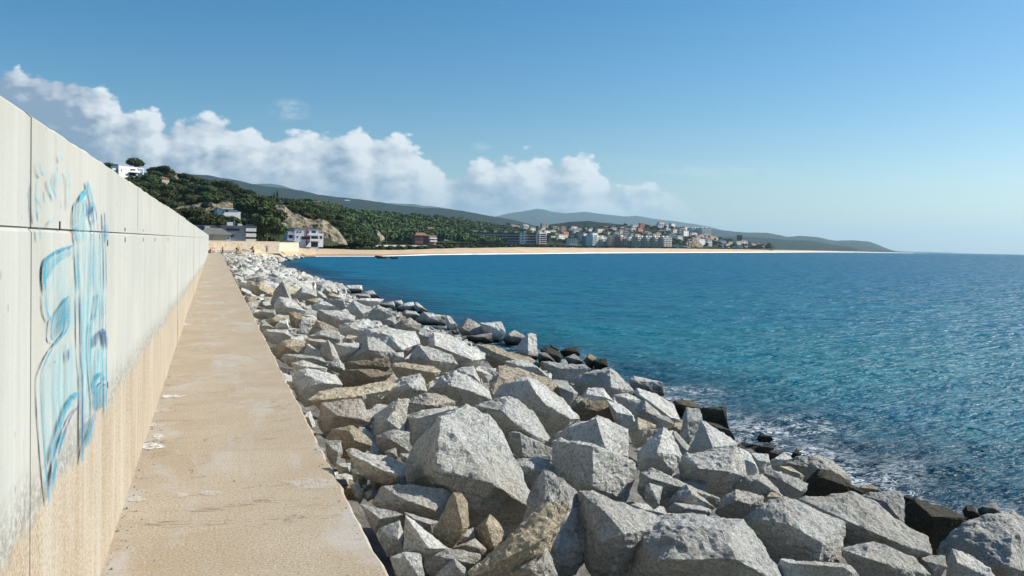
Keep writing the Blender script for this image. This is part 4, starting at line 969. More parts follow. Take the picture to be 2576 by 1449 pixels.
def make_tree(kind, seed):
    if kind == 'pine_tree':
        w, h = 8.5, 7.0; cm = crown_mesh('crown', seed, broad_lobes(seed, w, h), .42, 1500); mt = M_PINE
        tr = MB().tube((0, 0, -1.5), (.2, .1, h*.35), .28, .2, 6).tube((.2, .1, h*.35), (-.9, .3, h*.65), .16, .08, 5).tube((.2, .1, h*.35), (1.2, -.4, h*.68), .16, .08, 5).tube((.2, .1, h*.35), (.2, 1, h*.7), .14, .07, 5)
    elif kind == 'cypress_tree':
        w, h = 2, 10; cm = crown_mesh('crown', seed, [(0, 0, 2.2, 1.0, 2.2), (0, 0, 5, .95, 3), (0, 0, 8, .55, 2.4)], .28, 600); mt = M_CYP
        tr = MB().tube((0, 0, -1.5), (0, 0, 8), .2, .05, 6)
    elif kind == 'shrub':
        cm = crown_mesh('crown', seed, [(0, 0, .8, 1.7, .9), (1.1, .3, .6, 1.1, .7), (-1.0, -.4, .7, 1.2, .7)], .2, 420); mt = M_BUSH
        tr = MB().tube((0, 0, -.8), (.1, 0, .9), .08, .04, 5).tube((0, 0, -.2), (.7, .2, .7), .05, .03, 5)
    t = empty(kind, (0, 0, -400)); link('crown', cm, mt, t); tr.build('trunk', M_TRUNK, t); return t
PROT = {'pine_tree': [make_tree('pine_tree', s) for s in (1, 2, 3, 4, 5)], 'cypress_tree': [make_tree('cypress_tree', s) for s in (6, 7)], 'shrub': [make_tree('shrub', s) for s in (8, 9, 10)]}
fresh = {id(o): True for k in PROT.values() for o in k}
def put(kind, p, s, label, group=None, cat='tree', sz=1.0, i=None):
    o = random.choice(PROT[kind]) if i is None else PROT[kind][i % len(PROT[kind])]
    if fresh.get(id(o)): fresh[id(o)] = False
    else: o = copy_tree(o)
    o.location = p; o.rotation_euler = (0, 0, random.uniform(0, 6.28)); o.scale = (s, s, s*sz); tag(o, label, cat, group); return o
G_P = 'pines covering the near hillside'
def on_layer(S, xr, x, y):   # find t where projected y matches
    best = None
    for k in range(0, 41):
        p = S(x, k/40*.8); py = proj(p)[1]
        if best is None or abs(py-y) < best[0]: best = (abs(py-y), p)
    return best[1]
# individual pines on the near hill
clear = [(285, 370, 410, 447), (432, 452, 430, 442), (555, 612, 518, 542), (533, 551, 538, 556), (690, 725, 512, 560)]
n_t = 0; tries = 0; pos = []
while n_t < 235 and tries < 6000:
    tries += 1; x = random.uniform(270, 880); t = random.uniform(.03, .64); p = near_s(x, t); px, py, dd = proj(p)
    wy = 245+px*.683
    if px < 520 and py < wy-30+0 and False: continue
    if py > wy+60 and px < 520: continue
    if any(a < px < b and c < py+4 and py-26 < d_ for a, b, c, d_ in clear): continue
    if 425 < px < 612 and 506 < py < 548 and dd < 345: continue      # cliff
    if 692 < px < 872 and py > float(np.interp(px, [692, 716, 740, 795, 830, 872], [520, 522, 540, 556, 564, 610]))+6 and dd < 350: continue
    if py > 606: continue
    if any((p-q).length < 4.8 for q in pos): continue
    if 560 < px < 640 and py > 590: continue
    pos.append(p); n_t += 1
    if random.random() < .06 and px > 500: put('cypress_tree', p, random.uniform(.5, .8), 'slim dark cypress rising among the pines on the near hillside', 'cypresses among the hillside pines')
    else:
        zone = 'on the slope below the white hilltop villa' if px < 450 else ('above the rock cut and the flat-roofed white house' if px < 650 and py < 520 else ('behind the slate-blue seafront building' if px < 700 else 'above the bare cliff behind the white beach house'))
        put('pine_tree', p, random.uniform(.62, 1.05), 'dark green bushy pine '+zone, G_P)
put('pine_tree', at(338, 437, 462), 1.25, 'large umbrella pine rising right behind the white hilltop villa', i=1, sz=1.1)
for (x, y, d, s, lab) in ((480, 560, 280, .95, 'big rounded pine at the foot of the rock cut, just over the wall'), (512, 556, 285, .55, 'small conical pine in front of the rock cut'), (620, 556, 262, 1.1, 'broad pine directly right of the flat-roofed white house'),
                          (655, 560, 262, 1.2, 'tall dense pine between the flat-roofed house and the bare cliff'), (670, 600, 232, 1.15, 'low spreading pine left of the white beach house'), (650, 603, 236, .9, 'dense pine right beside the slate-blue building'), (700, 604, 240, .8, 'yellow-green tree touching the white beach house'),
                          (690, 575, 262, 1.1, 'dark pine at the left edge of the bare cliff'), (412, 440, 440, .9, 'rounded pine right of the white hilltop villa'), (392, 438, 440, .75, 'dense pine touching the right side of the villa')):
    put('pine_tree', at(x, y, d)+Vector((0, 0, -1)), s, lab)
for (x, y, d, s) in ((690, 503, 430, .55), (697, 501, 430, .7), (683, 505, 430, .5)): put('cypress_tree', at(x, y+8, d), s, 'slim cypress in the trio above the bare cliff', 'trio of cypresses above the cliff')
put('cypress_tree', at(425, 437, 440), .45, 'lone small cypress on the skyline right of the villa')
# dry bush near the sea wall end
dbm = crown_mesh('crown', 55, [(0, 0, 1, 2.6, 1.3), (2, .2, .8, 1.8, 1), (-2, .1, .8, 1.6, 1)], .2, 900)
t = empty('bush', at(716, 624, 212), 0, 'dry grey-green bush in front of the masonry wall by the beach', 'bush'); link('crown', dbm, M_DRY, t); MB().tube((0, 0, -.4), (0, 0, 1), .1, .05, 6).build('stem', M_TRUNK, t)
# forest on mid hill + town greenery: one stuff mesh
lowc = [crown_mesh('c', 70+i, broad_lobes(70+i, 8.5, 7), 1.25, 130) for i in range(5)]
LC = [(np.array([v.co for v in m_.vertices]), np.array([tuple(p.vertices) for p in m_.polygons])) for m_ in lowc]
def forest(name, S, xr, tr, N, sc, label, skip=None):
    vs, fs, n0 = [], [], 0
    for _ in range(N):
        x = random.uniform(*xr); t = random.uniform(*tr); p = S(x, t)
        if skip and skip(x, t, proj(p)[1]): continue
        V_, F_ = random.choice(LC); s = random.uniform(*sc); a = random.uniform(0, 6.28); ca, sa = math.cos(a), math.sin(a)
        Q = V_*s; Q = np.stack([Q[:, 0]*ca-Q[:, 1]*sa+p.x, Q[:, 0]*sa+Q[:, 1]*ca+p.y, Q[:, 2]+p.z-1], -1)
        vs.append(Q); fs.append(F_+n0); n0 += len(Q)
    me = mesh(name, np.concatenate(vs), np.concatenate(fs).tolist()); tag(link(name, me, M_PINE), label, 'forest', None, 'stuff')
forest('woodland', mid_s, (600, 1335), (0.02, .78), 2600, (.7, 1.4), 'dense pine wood covering the hill behind the beach')
forest('woodland', town_s, (1275, 1940), (0.02, .75), 520, (.5, 1.0), 'trees scattered between the houses of the hillside town')
forest('scrub', near_s, (200, 950), (0.0, .66), 1100, (.2, .5), 'low scrub under the hillside pines', lambda x, t, y: 425 < x < 612 and 506 < y < 556 or 692 < x < 872 and y > 520)
forest('shoreline_bushes', plain_s, (850, 1900), (0.05, .5), 700, (.15, .42), 'low bushes and hedges along the back of the beach')

# ------------------------------------------------------------------ buildings
def bframe(xl, xr, yt, yb, d, yaw=0.0, depth=None):
    xm = (xl+xr)/2; base = at(xm, yb, d); top = at(xm, yt, d); w = (xr-xl)*d/F/max(.3, math.cos(yaw)); h = top.z-base.z
    v = ray(xm, yb); az = math.atan2(v.x, v.y)     # view azimuth
    rz = -az + yaw                                 # local -Y faces the camera when yaw=0; +yaw turns it to the right
    return base, w, h, rz, (depth or w*.5)
def win_mesh(w, h):
    return MB().box((0, 0, 0), (w, .12, h))
def building(name, label, xl, xr, yt, yb, d, floors=2, bays=3, wall=W, roofm=None, yaw=0.0, depth=None, ww=.45, wh=.5, roof='flat', balc=None, sidewin=True, group=None, cat='building', parts=None, winm=None, over=.25, sink=2.0):
    base, w, h, rz, dp = bframe(xl, xr, yt, yb, d, yaw, depth)
    t = empty(name, base, rz, label, cat, group); fh = h/floors
    MB().box((0, dp/2, (h-sink)/2), (w, dp, h+sink)).build('wall', wall, t)
    if roof == 'flat':
        MB().box((0, dp/2, h+.12), (w+2*over, dp+2*over, .24)).build('roof', roofm or wall, t)
    elif roof == 'parapet':
        m_ = MB()
        for c_, s_ in (((0, .1, h+.4), (w+.04, .24, .8)), ((0, dp-.1, h+.4), (w+.04, .24, .8)), ((-w/2+.1, dp/2, h+.4), (.24, dp-.48, .8)), ((w/2-.1, dp/2, h+.4), (.24, dp-.48, .8))): m_.box(c_, s_)
        m_.build('parapet', roofm or wall, t)
    else:
        rh = min(dp, w)*.18+.3
        if w >= dp: MB().prism([(-over, 0), (dp/2, rh), (dp+over, 0)], -w/2-over, w/2+over); 
        v = [(-w/2-over, -over, h), (w/2+over, -over, h), (w/2+over, dp+over, h), (-w/2-over, dp+over, h), (-w/2+dp*.25, dp/2, h+rh), (w/2-dp*.25, dp/2, h+rh)]
        if roof == 'gable': v[4] = (0, -over, h+rh); v[5] = (0, dp+over, h+rh); f = [(0, 1, 4), (1, 2, 5, 4), (2, 3, 5), (3, 0, 4, 5), (3, 2, 1, 0)]
        else: f = [(0, 1, 5, 4), (1, 2, 5), (2, 3, 4, 5), (3, 0, 4), (3, 2, 1, 0)]
        link('roof', mesh('roof', v, f), roofm or TERRA, t)
    wm = None
    if floors and bays and d < 2200:
        me = win_mesh(w/bays*ww, fh*wh); me = mesh('window', me.v, me.f); me.materials.append(winm or GLASS)
        fl = floors
        for i in range(fl):
            for j in range(bays):
                x = -w/2+w*(j+.5)/bays
                if balc == 'all' and d > 500 and (i+j) % 1: continue
                o = link('window', me, None, t); o.location = (x, -.02, fh*(i+.5))
        if sidewin and d < 1400:
            nb = max(1, min(4, int(dp/max(2.5, w/bays))))
            for i in range(fl):
                for j in range(nb):
                    o = link('window', me, None, t); o.location = (w/2+.02, dp*(j+.5)/nb, fh*(i+.5)); o.rotation_euler = (0, 0, math.pi/2)
    if balc:
        for i in range(floors):
            if i == 0 and balc != 'all': continue
            m_ = MB().box((0, -.65, fh*i+.05), (w*.96, 1.3, .14)).box((0, -1.28, fh*i+.5), (w*.96, .08, .8))
            m_.build('balcony', W if balc != 'brick' else BRICK, t)
    return t, w, h, dp, fh
# villa on the hilltop
t, w, h, dp, fh = building('villa', 'white modern villa with stepped cubes on the near hilltop', 301, 344, 420, 442, 440, 2, 0, W, None, .6, 9, roof='flat', over=.02, cat='house', sink=4)
MB().box((-.35*w, -.03, h*.55), (.35, .14, 1.3)).build('window', DARK, t)
MB().box((.22*w, -.03, h*.2), (3.6, .14, 1.5)).build('window', DARK, t); MB().box((.25*w, -.03, h*.68), (3.0, .14, 1.3)).build('window', GLASS, t)
MB().box((.28*w, -1.0, h*.42), (5.6, 2, .2)).box((.28*w, -1.96, h*.42+.5), (5.6, .08, .8)).build('balcony', W, t)
MB().box((.5*w+1.6, 3, h*.97), (3.6, 6.5, .5)).box((.5*w+3.2, -.1, h*.42), (.5, .6, h*1.0)).build('pergola_frame', W, t)
MB().box((-.5*w-1.5, 4, h*.35), (3, 6, h*.75)).build('side_wing', WBLUE, t)
MB().box((-.5*w-1.5, .96, h*.42), (2.6, .1, .7)).build('window', DARK, t)
building('house', 'low terracotta-roofed house on the skyline right of the villa', 430, 450, 436, 443, 450, 1, 3, BEIGE, TERRA, .2, 7, roof='hip', cat='house', sink=4)
t, w, h, dp, fh = building('house', 'white flat-roofed house on the hillside below the rock cut', 562, 604, 526, 539, 292, 1, 0, W, None, .25, 5, over=.5, cat='house', sink=4)
MB().box((-.28*w, -.03, h*.62), (1.0, .12, .7)).build('window', DARK, t); MB().box((-.45*w, -.03, h*.4), (.3, .12, 1.2)).build('window', DARK, t)
MB().box((-.5*w-.9, 2.5, h*.35), (1.8, 4.4, h*.9)).build('entrance_wing', WBLUE, t)
t, w, h, dp, fh = building('hut', 'tiny white hut below the flat-roofed hillside house', 537, 547.5, 544, 552, 285, 1, 1, W, W, .2, 1.6, roof='flat', cat='hut', ww=.3, wh=.3, sink=3)
# restaurants at the pier root
t, w, h, dp, fh = building('building', 'long low building with a dark flat roof behind the wall end', 478, 562, 569, 590, 215, 1, 6, BLUEGR, GREY, .05, 9, over=.6, ww=.4, wh=.35)
MB().box((.1, -1, h*.75), (1.4, .9, 1.1)).build('air_conditioner', W, t)
t, w, h, dp, fh = building('building', 'low cream building with a sloping grey roof beside the wall end', 500, 577, 590, 611, 187, 1, 0, CREAM, GREY, .0, 8, roof='hip', over=.5, sink=1)
for x in (-.18, -.05): MB().tube((w*x, -.25, -1), (w*x, -.25, h+.4), .05, .05, 6).build('drainpipe', METAL, t)
MB().box((w*.44, -.06, h*.5), (.9, .1, h*.6)).build('sign_panel', W, t)
MB().box((w*.44, -.13, h*.62), (.5, .04, .3)).build('window', GLASS, t)
t, w, h, dp, fh = building('building', 'slate-blue seafront building with white balconies on its right half', 559, 616, 570, 612, 198, 3, 0, BLUEGR, GREY, .12, 10, over=.35, sink=1)
for k in range(5): MB().box((-.24*w+k*.62, -.03, h*.82), (.5, .12, .55)).build('window', DARK, t)
MB().box((-.12*w, -.03, h*.46), (1.4, .12, .8)).build('window', DARK, t)
for i, zz in enumerate((.08, .42, .75)):
    MB().box((w/2+1.25, 2.2, h*zz), (2.5, 5.4, .18)).box((w/2+1.25, -.46, h*zz+.45), (2.5, .1, .75)).box((w/2+2.46, 2.2, h*zz+.45), (.1, 5.2, .75)).build('balcony', W, t)
    MB().box((w/2+1.1, .6, h*zz+1.35), (2.0, .1, .9)).build('window', GLASS, t)
MB().box((w/2+1.25, 2.2, h+.12), (2.7, 5.6, .2)).build('canopy', GREY, t)
MB().box((-.1*w, 3, h+.7), (1.4, 1.2, .9)).box((.3*w, 2.5, h+.5), (.9, .8, .6)).box((.38*w, 4, h+.45), (.7, .7, .5)).build('roof_unit', W, t)
MB().tube((.1*w, 3, h), (.1*w, 3, h+2.2), .03, .03, 5).build('aerial', METAL, t)
# three-storey white beach house
t, w, h, dp, fh = building('beach_house', 'three-storey white beach house with round windows and terraces', 742, 800, 576, 621, 262, 3, 0, WBLUE, TERRA, .28, 8, over=.25, sink=1.5, cat='house')
for zz in (.82, .55, ):
    for xx in ((-.38, -.26) if zz > .6 else (-.38,)): MB().tube((w*xx, -.08, h*zz), (w*xx, .02, h*zz), .28, .28, 12).build('round_window', DARK, t)
for xx, zz, sx, sy in ((-.12, .5, 1.5, 1.0), (.04, .82, .8, .8), (.09, .5, 1.1, 1.0), (.3, .82, 1.3, .9), (.32, .5, 2.5, 1.1), (.32, .13, 2.5, 1.5), (.06, .16, .7, .9), (-.42, .17, .35, .4), (-.3, .17, .35, .4)):
    MB().box((w*xx, -.03, h*zz), (sx, .14, sy)).build('window', DARK, t)
MB().box((0, -.09, h*.5), (.35, .2, h)).build('chimney_pillar', BRICK, t)
for zz in (.34, .66):
    MB().box((.3*w, -.75, h*zz), (w*.42, 1.5, .2)).box((.3*w, -1.46, h*zz+.4), (w*.42, .08, .55)).build('balcony', W, t)
MB().box((.3*w, -.76, h*.28), (w*.4, 1.5, .1)).build('awning', TERRA, t)
for xx in (.12, .48): MB().box((w*xx, -1.3, h*.33), (.22, .22, h*.66)).build('pillar', W, t)
MB().box((w/2+.9, 3, h*.38), (1.8, 5, h*.76)).build('side_wing', W, t)
MB().box((w/2+.9, .44, h*.55), (1.0, .12, .9)).build('window', DARK, t)
MB().box((-w/2-1.1, 3, h*.42), (2.2, 5, h*.84)).build('side_wing', WBLUE, t)
for zz in (.2, .55): MB().box((-w/2-1.1, .44, h*zz), (1.2, .12, 1.0)).build('window', DARK, t)
MB().box((-w/2-1.1, .2, h*.36), (2.5, .9, .15)).box((-w/2-1.1, .2, h*.7), (2.5, .9, .15)).build('balcony', W, t)
MB().prism([(-1.6, 0), (0, 0), (0, 1.9)], -1.5, -.9).build('stair', W, t).location = (w*.12, 0, 0)
# seawall of masonry and its cap
a0, a1 = at(515, 629, 172), at(800, 629, 232)
def wallseg(name, pa, pb, h, th, mat, label, z0=-.6, parent=None, capm=None):
    m_ = MB(); d = (pb-pa); L = math.hypot(d.x, d.y); t = empty(name, (pa.x, pa.y, 0), math.atan2(d.y, d.x), label, 'wall')
    MB().box((L/2, 0, z0+(h-z0)/2), (L, th, h-z0)).build('wall', mat, t)
    if capm: MB().box((L/2, 0, h+.06), (L, th+.12, .12)).build('coping', capm, t)
    return t
wallseg('masonry_wall', a0, at(700, 622, 195), 1.75, .6, M_MASON, 'old stone retaining wall behind the pier end and rocks', -1, None, BEIGE)
wallseg('rendered_wall', at(700, 622, 196), at(750, 622, 206), 1.65, .4, CREAM, 'short whitewashed wall left of the beach house', -.6, None, BEIGE)
# platform at the pier root
layer('shore_ground', [(515, [(130, 636.5), (150, 633.5), (173, 629.5), (200, 626)]), (560, [(135, 640), (155, 634.5), (175, 630), (200, 626)]), (640, [(165, 645), (180, 636), (190, 630), (215, 624)]),
 (700, [(192, 650), (205, 636), (215, 627), (232, 622.5)]), (760, [(236, 646), (248, 633), (256, 626), (270, 621.5)]), (800, [(250, 645), (258, 634), (264, 628), (275, 622)])], M_SAND, 8, 4, .0006)
# small houses in front of the wood
building('cottage', 'white gabled cottage near the cliffs, the left of two', 899, 917, 592.5, 599.5, 560, 1, 2, W, TERRA, .3, 6, roof='gable', cat='house', wh=.3, group=None)
building('cottage', 'cottage with a red tiled roof near the cliffs, the right of two', 948, 968, 593, 600, 575, 1, 2, CREAM, TERRA, .3, 6, roof='gable', cat='house', wh=.3)
building('house', 'dark pink two-storey house at the foot of the wooded hill', 1044, 1078, 592, 606, 560, 2, 5, PINK, TERRA, .25, 9, roof='hip', cat='house')
building('house', 'pale pink house with white terraces right of the dark pink one', 1079, 1097, 594, 608, 545, 2, 3, PINK, W, .6, 7, roof='flat', balc='all', cat='house')
building('house', 'white house with terracotta roof on the wooded ridge', 783, 812, 510, 515.5, 720, 1, 4, W, TERRA, .3, 7, roof='hip', cat='house', sink=6)
building('house', 'small ruin-like beige house on top of the bare cliff', 696, 715, 517, 525, 345, 1, 2, BEIGE, BEIGE, .3, 4, roof='flat', cat='house', sink=5, wh=.25)
for (a, b_, c_, e, d, lab, mt) in ((408, 425, 449, 454, 420, 'cream house half hidden by pines below the skyline', BEIGE), (488, 500, 478, 484, 400, 'ochre house peeking through the pines mid hillside', OCHRE), (383, 392, 470, 476, 395, 'small ochre house among pines under the villa', OCHRE), (722, 738, 504, 508, 730, 'small pale house on the ridge above the bare cliff', BEIGE),
                                (868, 880, 503, 506.5, 3920, 'tiny white house high on the long ridge', W), (1076, 1094, 555+20, 560+20, 760, 'cream house in the woods above the pink houses', BEIGE), (1060, 1085, 548, 552, 980, 'white farm building near the top of the wooded hill', W), (1105, 1128, 585, 590, 800, 'white house among trees right of the pink houses', W), (1118, 1132, 596, 601, 700, 'low cream house right of the pink houses near the road', CREAM)):
    building('house', lab, a, b_, c_, e, d, 1, 3, mt, TERRA, .4, 6, roof='hip', cat='house', sink=6)
# long red apartment block
def apt(name, label, xl, xr, yt, yb, d, floors, bays, wall, balm, yaw, depth, roofm=None, chim=0, ends=True):
    t, w, h, dp, fh = building(name, label, xl, xr, yt, yb, d, floors, bays, wall, roofm or wall, yaw, depth, ww=.62, wh=.5, over=.4, sidewin=False, cat='apartment block', sink=3)
    bm_ = MB().box((0, 0, 0), (w/bays*.86, 1.2, .16)).box((0, -.56, .45), (w/bays*.86, .08, .8)); me = mesh('balcony', bm_.v, bm_.f); me.materials.append(balm)
    for i in range(floors):
        for j in range(bays):
            o = link('balcony', me, None, t); o.location = (-w/2+w*(j+.5)/bays, -.62, fh*i+.1)
    for k in range(chim): MB().box((-w/2+w*(k+.5)/chim, dp*.4, h+1.1), (w/chim*.28, 3, 1.8)).build('stair_head', W, t)
    return t, w, h, dp, fh
apt('apartment_block', 'long dark red apartment block with a red roof edge behind the beach', 1182, 1312, 585, 611, 900, 4, 18, BRICK, plain('grey_balcony', (.55, .58, .62), .6), .12, 12, TERRA, 5)
t, w, h, dp, fh = apt('apartment_block', 'shorter red block with white end towers right of the long one', 1313, 1352, 586, 613, 880, 4, 5, BRICK, plain('grey_balcony', (.55, .58, .62), .6), .25, 12, TERRA, 2)
for k, x in enumerate((-.62, .62)): 
    MB().box((w*x*.82, -1.5, h*.47), (4.5 if k else 5.5, 5, h*1.02)).build('end_tower', W, t)
    for i in range(4): MB().box((w*x*.82, -4.05, fh*(i+.5)), (2, .14, 1.3)).build('window', DARK, t)
apt('apartment_block', 'narrow block with dark and white balconies ending the red row', 1353, 1374, 588, 614, 880, 5, 3, BRICK, W, .5, 12, W, 1)
# right group
building('apartment_block', 'plain grey blank-sided block left of the stepped white one', 1463, 1491, 594, 615, 1060, 4, 0, GREYW, W, .0, 14, cat='apartment block')
apt('apartment_block', 'stepped white block with continuous balconies', 1491, 1517, 592, 622, 1040, 6, 2, W, W, .9, 12, W)
apt('apartment_block', 'lower cream block attached right of the stepped white block', 1517, 1528, 602, 622, 1040, 4, 1, CREAM, W, .9, 10, W)
building('apartment_block', 'grey blank block between the white block and the ochre tower', 1528, 1543, 596, 620, 1060, 5, 0, GREYW, W, 0, 12, cat='apartment block')
building('apartment_block', 'narrow pale tower with vertical ochre strip', 1543, 1558, 594, 624, 1040, 6, 2, OCHRE, W, .5, 10, cat='apartment block', ww=.3)
apt('apartment_block', 'white and pink block with balconies beside the ochre tower', 1559, 1577, 595, 624, 1030, 6, 3, PINK, W, .8, 10, W, 1)
apt('apartment_block', 'lower ochre block with white balconies mid row', 1578, 1602, 600, 624, 1030, 5, 4, OCHRE, W, .8, 10, W, 1)
for k, (a, b_) in enumerate(((1604, 1626), (1626, 1647), (1647, 1668), (1668, 1689))):
    apt('apartment_block', ['first', 'second', 'third', 'rightmost'][k]+' of four joined ochre blocks with white balconies on the beachfront', a+.3, b_-.6, 597, 624, 1020, 6, 3, OCHRE, W, .85, 11, W, 2)
building('kiosk', 'low white pavilion right of the ochre beachfront blocks', 1694, 1707, 618, 624, 1000, 1, 3, W, W, .3, 6, cat='building')
building('house', 'white villa with dark window bands between the apartment groups', 1432, 1452, 599, 612, 1090, 3, 4, W, TERRA, .4, 9, cat='house')
apt('hotel', 'white gridded hotel with rounded roof turrets on the hill crest', 1741, 1764, 574, 586, 1500, 4, 6, W, W, .7, 14, W, 3)
apt('hotel', 'lower gridded hotel wing right of the turreted one', 1765, 1787, 574, 594, 1490, 6, 5, W, W, .7, 14, W, 2)
building('tower', 'dark brick-red tower above the right-hand town houses', 1857, 1867, 592, 612, 1650, 6, 1, BRICK, BRICK, .3, 10, cat='tower')
# town houses
rr = random.Random(11); adj = ['white', 'cream', 'beige', 'ochre', 'pale blue', 'pink']; mats = [W, CREAM, BEIGE, OCHRE, WBLUE, PINK]
nh = 0; taken = []
spots = []
for _ in range(900):
    x = rr.uniform(1282, 1735); t = rr.uniform(.22, .72); spots.append((x, t, town_s))
for _ in range(260):
    x = rr.uniform(1745, 1928); t = rr.uniform(.05, .5); spots.append((x, t, town_s))
nR = 0
for x, t, S in spots:
    if x < 1740 and nh >= 80: continue
    if x > 1740:
        nR += 1
        if nR > 150: break
    p = S(x, t); px, py, dd = proj(p); wpx = rr.uniform(8, 17); fl = rr.choice((1, 2, 2, 3))
    if any(abs(px-a) < (wpx+c_)*.55 and abs(py-b_) < 4.2 for a, b_, c_ in taken): continue
    taken.append((px, py, wpx)); k = rr.choice((0, 0, 0, 0, 0, 0, 1, 1, 2, 3, 4, 5)) ; hp = fl*3.1*F/dd
    rk = rr.choice(('hip', 'hip', 'flat')); zone = 'high in the hillside town' if t > .5 and px < 1740 else ('in the middle of the hillside town' if px < 1740 else 'in the right-hand beach town')
    if px < 1740 and t <= .36: zone = 'low in the hillside town'
    building('house', f'{["single", "two", "three"][fl-1]}-storey {adj[k]} house with {"tiled" if rk=="hip" else "flat"} roof {zone}', px-wpx/2, px+wpx/2, py-hp, py, dd, fl, rr.choice((2, 3, 4)), mats[k], TERRA if rk == 'hip' else None, rr.uniform(.5, 1.1), rr.uniform(5, 8), roof=rk, group='houses of the hillside town', cat='house', sink=4, sidewin=False, ww=.35, wh=.4)
    nh += 1
print(nh)
for (a, b_, y0, y1, d, lab) in ((2004, 2012, 610, 614, 4050, 'left of two white houses on the wooded right-hand hill'), (2013, 2019, 610, 614, 4050, 'right of two white houses on the wooded right-hand hill'), (2213-60, 2160, 613, 618, 6400, 'bright white house near the end of the headland')):
    building('house', lab, a, b_, y0, y1, d, 1, 2, W, W, .4, 8, cat='house', sink=30)

# promenade: long white wall, lamp posts, cars
def gz(x, y, d): return at(x, y, d)
pa, pb = gz(932, 617.2, 400), gz(1074, 616.0, 470)
t = empty('promenade_wall', pa, math.atan2(pb.y-pa.y, pb.x-pa.x), 'long low white wall along the back of the beach', 'wall'); L = math.hypot(pb.x-pa.x, pb.y-pa.y)
MB().box((L/2, 0, -.3), (L, .3, .6)).build('wall', W, t); MB().box((L/2, 0, .12), (L, .5, .25)).build('coping', BEIGE, t)
pa, pb = gz(930, 624, 372), gz(1330, 618.5, 560)
t = empty('railing', pa, math.atan2(pb.y-pa.y, pb.x-pa.x), 'dark post-and-rail fence along the top of the beach', 'fence'); L = math.hypot(pb.x-pa.x, pb.y-pa.y)
MB().box((L/2, 0, .9), (L, .08, .1)).box((L/2, 0, .5), (L, .06, .08)).build('rail', TERRA, t)
pm = MB().box((0, 0, .3), (.12, .12, 1.4)); pme = mesh('post', pm.v, pm.f); pme.materials.append(DARK)
for k in range(70): o = link('post', pme, None, t); o.location = (L*k/69, 0, 0)
lp = empty('street_lamp', gz(884, 618, 350), 0, 'street lamp standing near the parked cars and cliffs', 'street lamp', 'lamps along the promenade')
MB().tube((0, 0, -.5), (0, 0, 5.2), .09, .05, 6).build('pole', METAL, lp); MB().tube((0, 0, 5.2), (.9, 0, 5.5), .04, .04, 5).box((1.0, 0, 5.48), (.5, .2, .12)).build('lamp_head', METAL, lp)
for x, y, d, lab in ((931, 617, 400, 'street lamp at the left end of the long white wall'), (972, 616.5, 425, 'street lamp behind the middle of the long white wall'), (1117, 615, 520, 'street lamp to the right of the pink houses'), (1060, 615, 470, 'street lamp in front of the dark pink house'), (1290, 617, 700, 'street lamp before the long red apartment block')):
    o = copy_tree(lp); o.location = gz(x, y, d); o['label'] = lab
def make_car(mat):
    t = empty('parked_car', (0, 0, 0))
    MB().prism([(-2.1, .3), (2.1, .3), (2.15, .75), (1.2, .9), (-1.9, .95), (-2.15, .7)], -.85, .85).build('body', mat, t)
    MB().prism([(-1.8, .92), (1.15, .9), (.55, 1.42), (-1.3, 1.45)], -.75, .75).build('cabin', GLASS, t)
    for x in (-1.3, 1.3):
        for y in (-.8, .8): MB().tube((x, y-.1, .32), (x, y+.1, .32), .32, .32, 12).build('wheel', DARK, t)
    return t
cc = [('white', W), ('dark', DARK), ('silver', METAL), ('red', BRICK)]
for k, (x, cn) in enumerate(((822, 0), (836, 0), (850, 2), (866, 1), (880, 1), (893, 3), (908, 0), (921, 1))):
    t = make_car(cc[cn][1]); d = 318+k*9; t.location = gz(x, 620.3-.2*k, d); t.rotation_euler = (0, 0, random.uniform(-.3, .1))
    tag(t, f'{cc[cn][0]} car, {["first","second","third","fourth","fifth","sixth","seventh","last"][k]} from the left in the row by the cliff foot', 'car', 'cars parked behind the beach')

# rocks in the surf and in the shallows
for i, (x, y, w) in enumerate(((960, 650, 16), (975, 649, 12), (990, 651, 13), (948, 646.5, 8))):
    p = hit_z(x, y, SEA); d = (p-CAM).length; me = rnd_rock(300+i, 12, (2.0, 1.0, .9), .12, .05); o = link('sea_rock', me, BLACKW); s = w*d/F*1.0
    o.location = p; o.scale = (s, s, s); o.rotation_euler = (0, 0, -AZ+random.uniform(-.2, .2))
    tag(o, ['left', 'middle', 'right', 'small farthest'][i]+' black rock of the cluster in the shallows off the beach', 'rock', 'black rocks in the shallows')
    sw = MB(); 
for i, (x, y, s) in enumerate(((1770, 1062, .5), (1822, 1085, .45))): pass

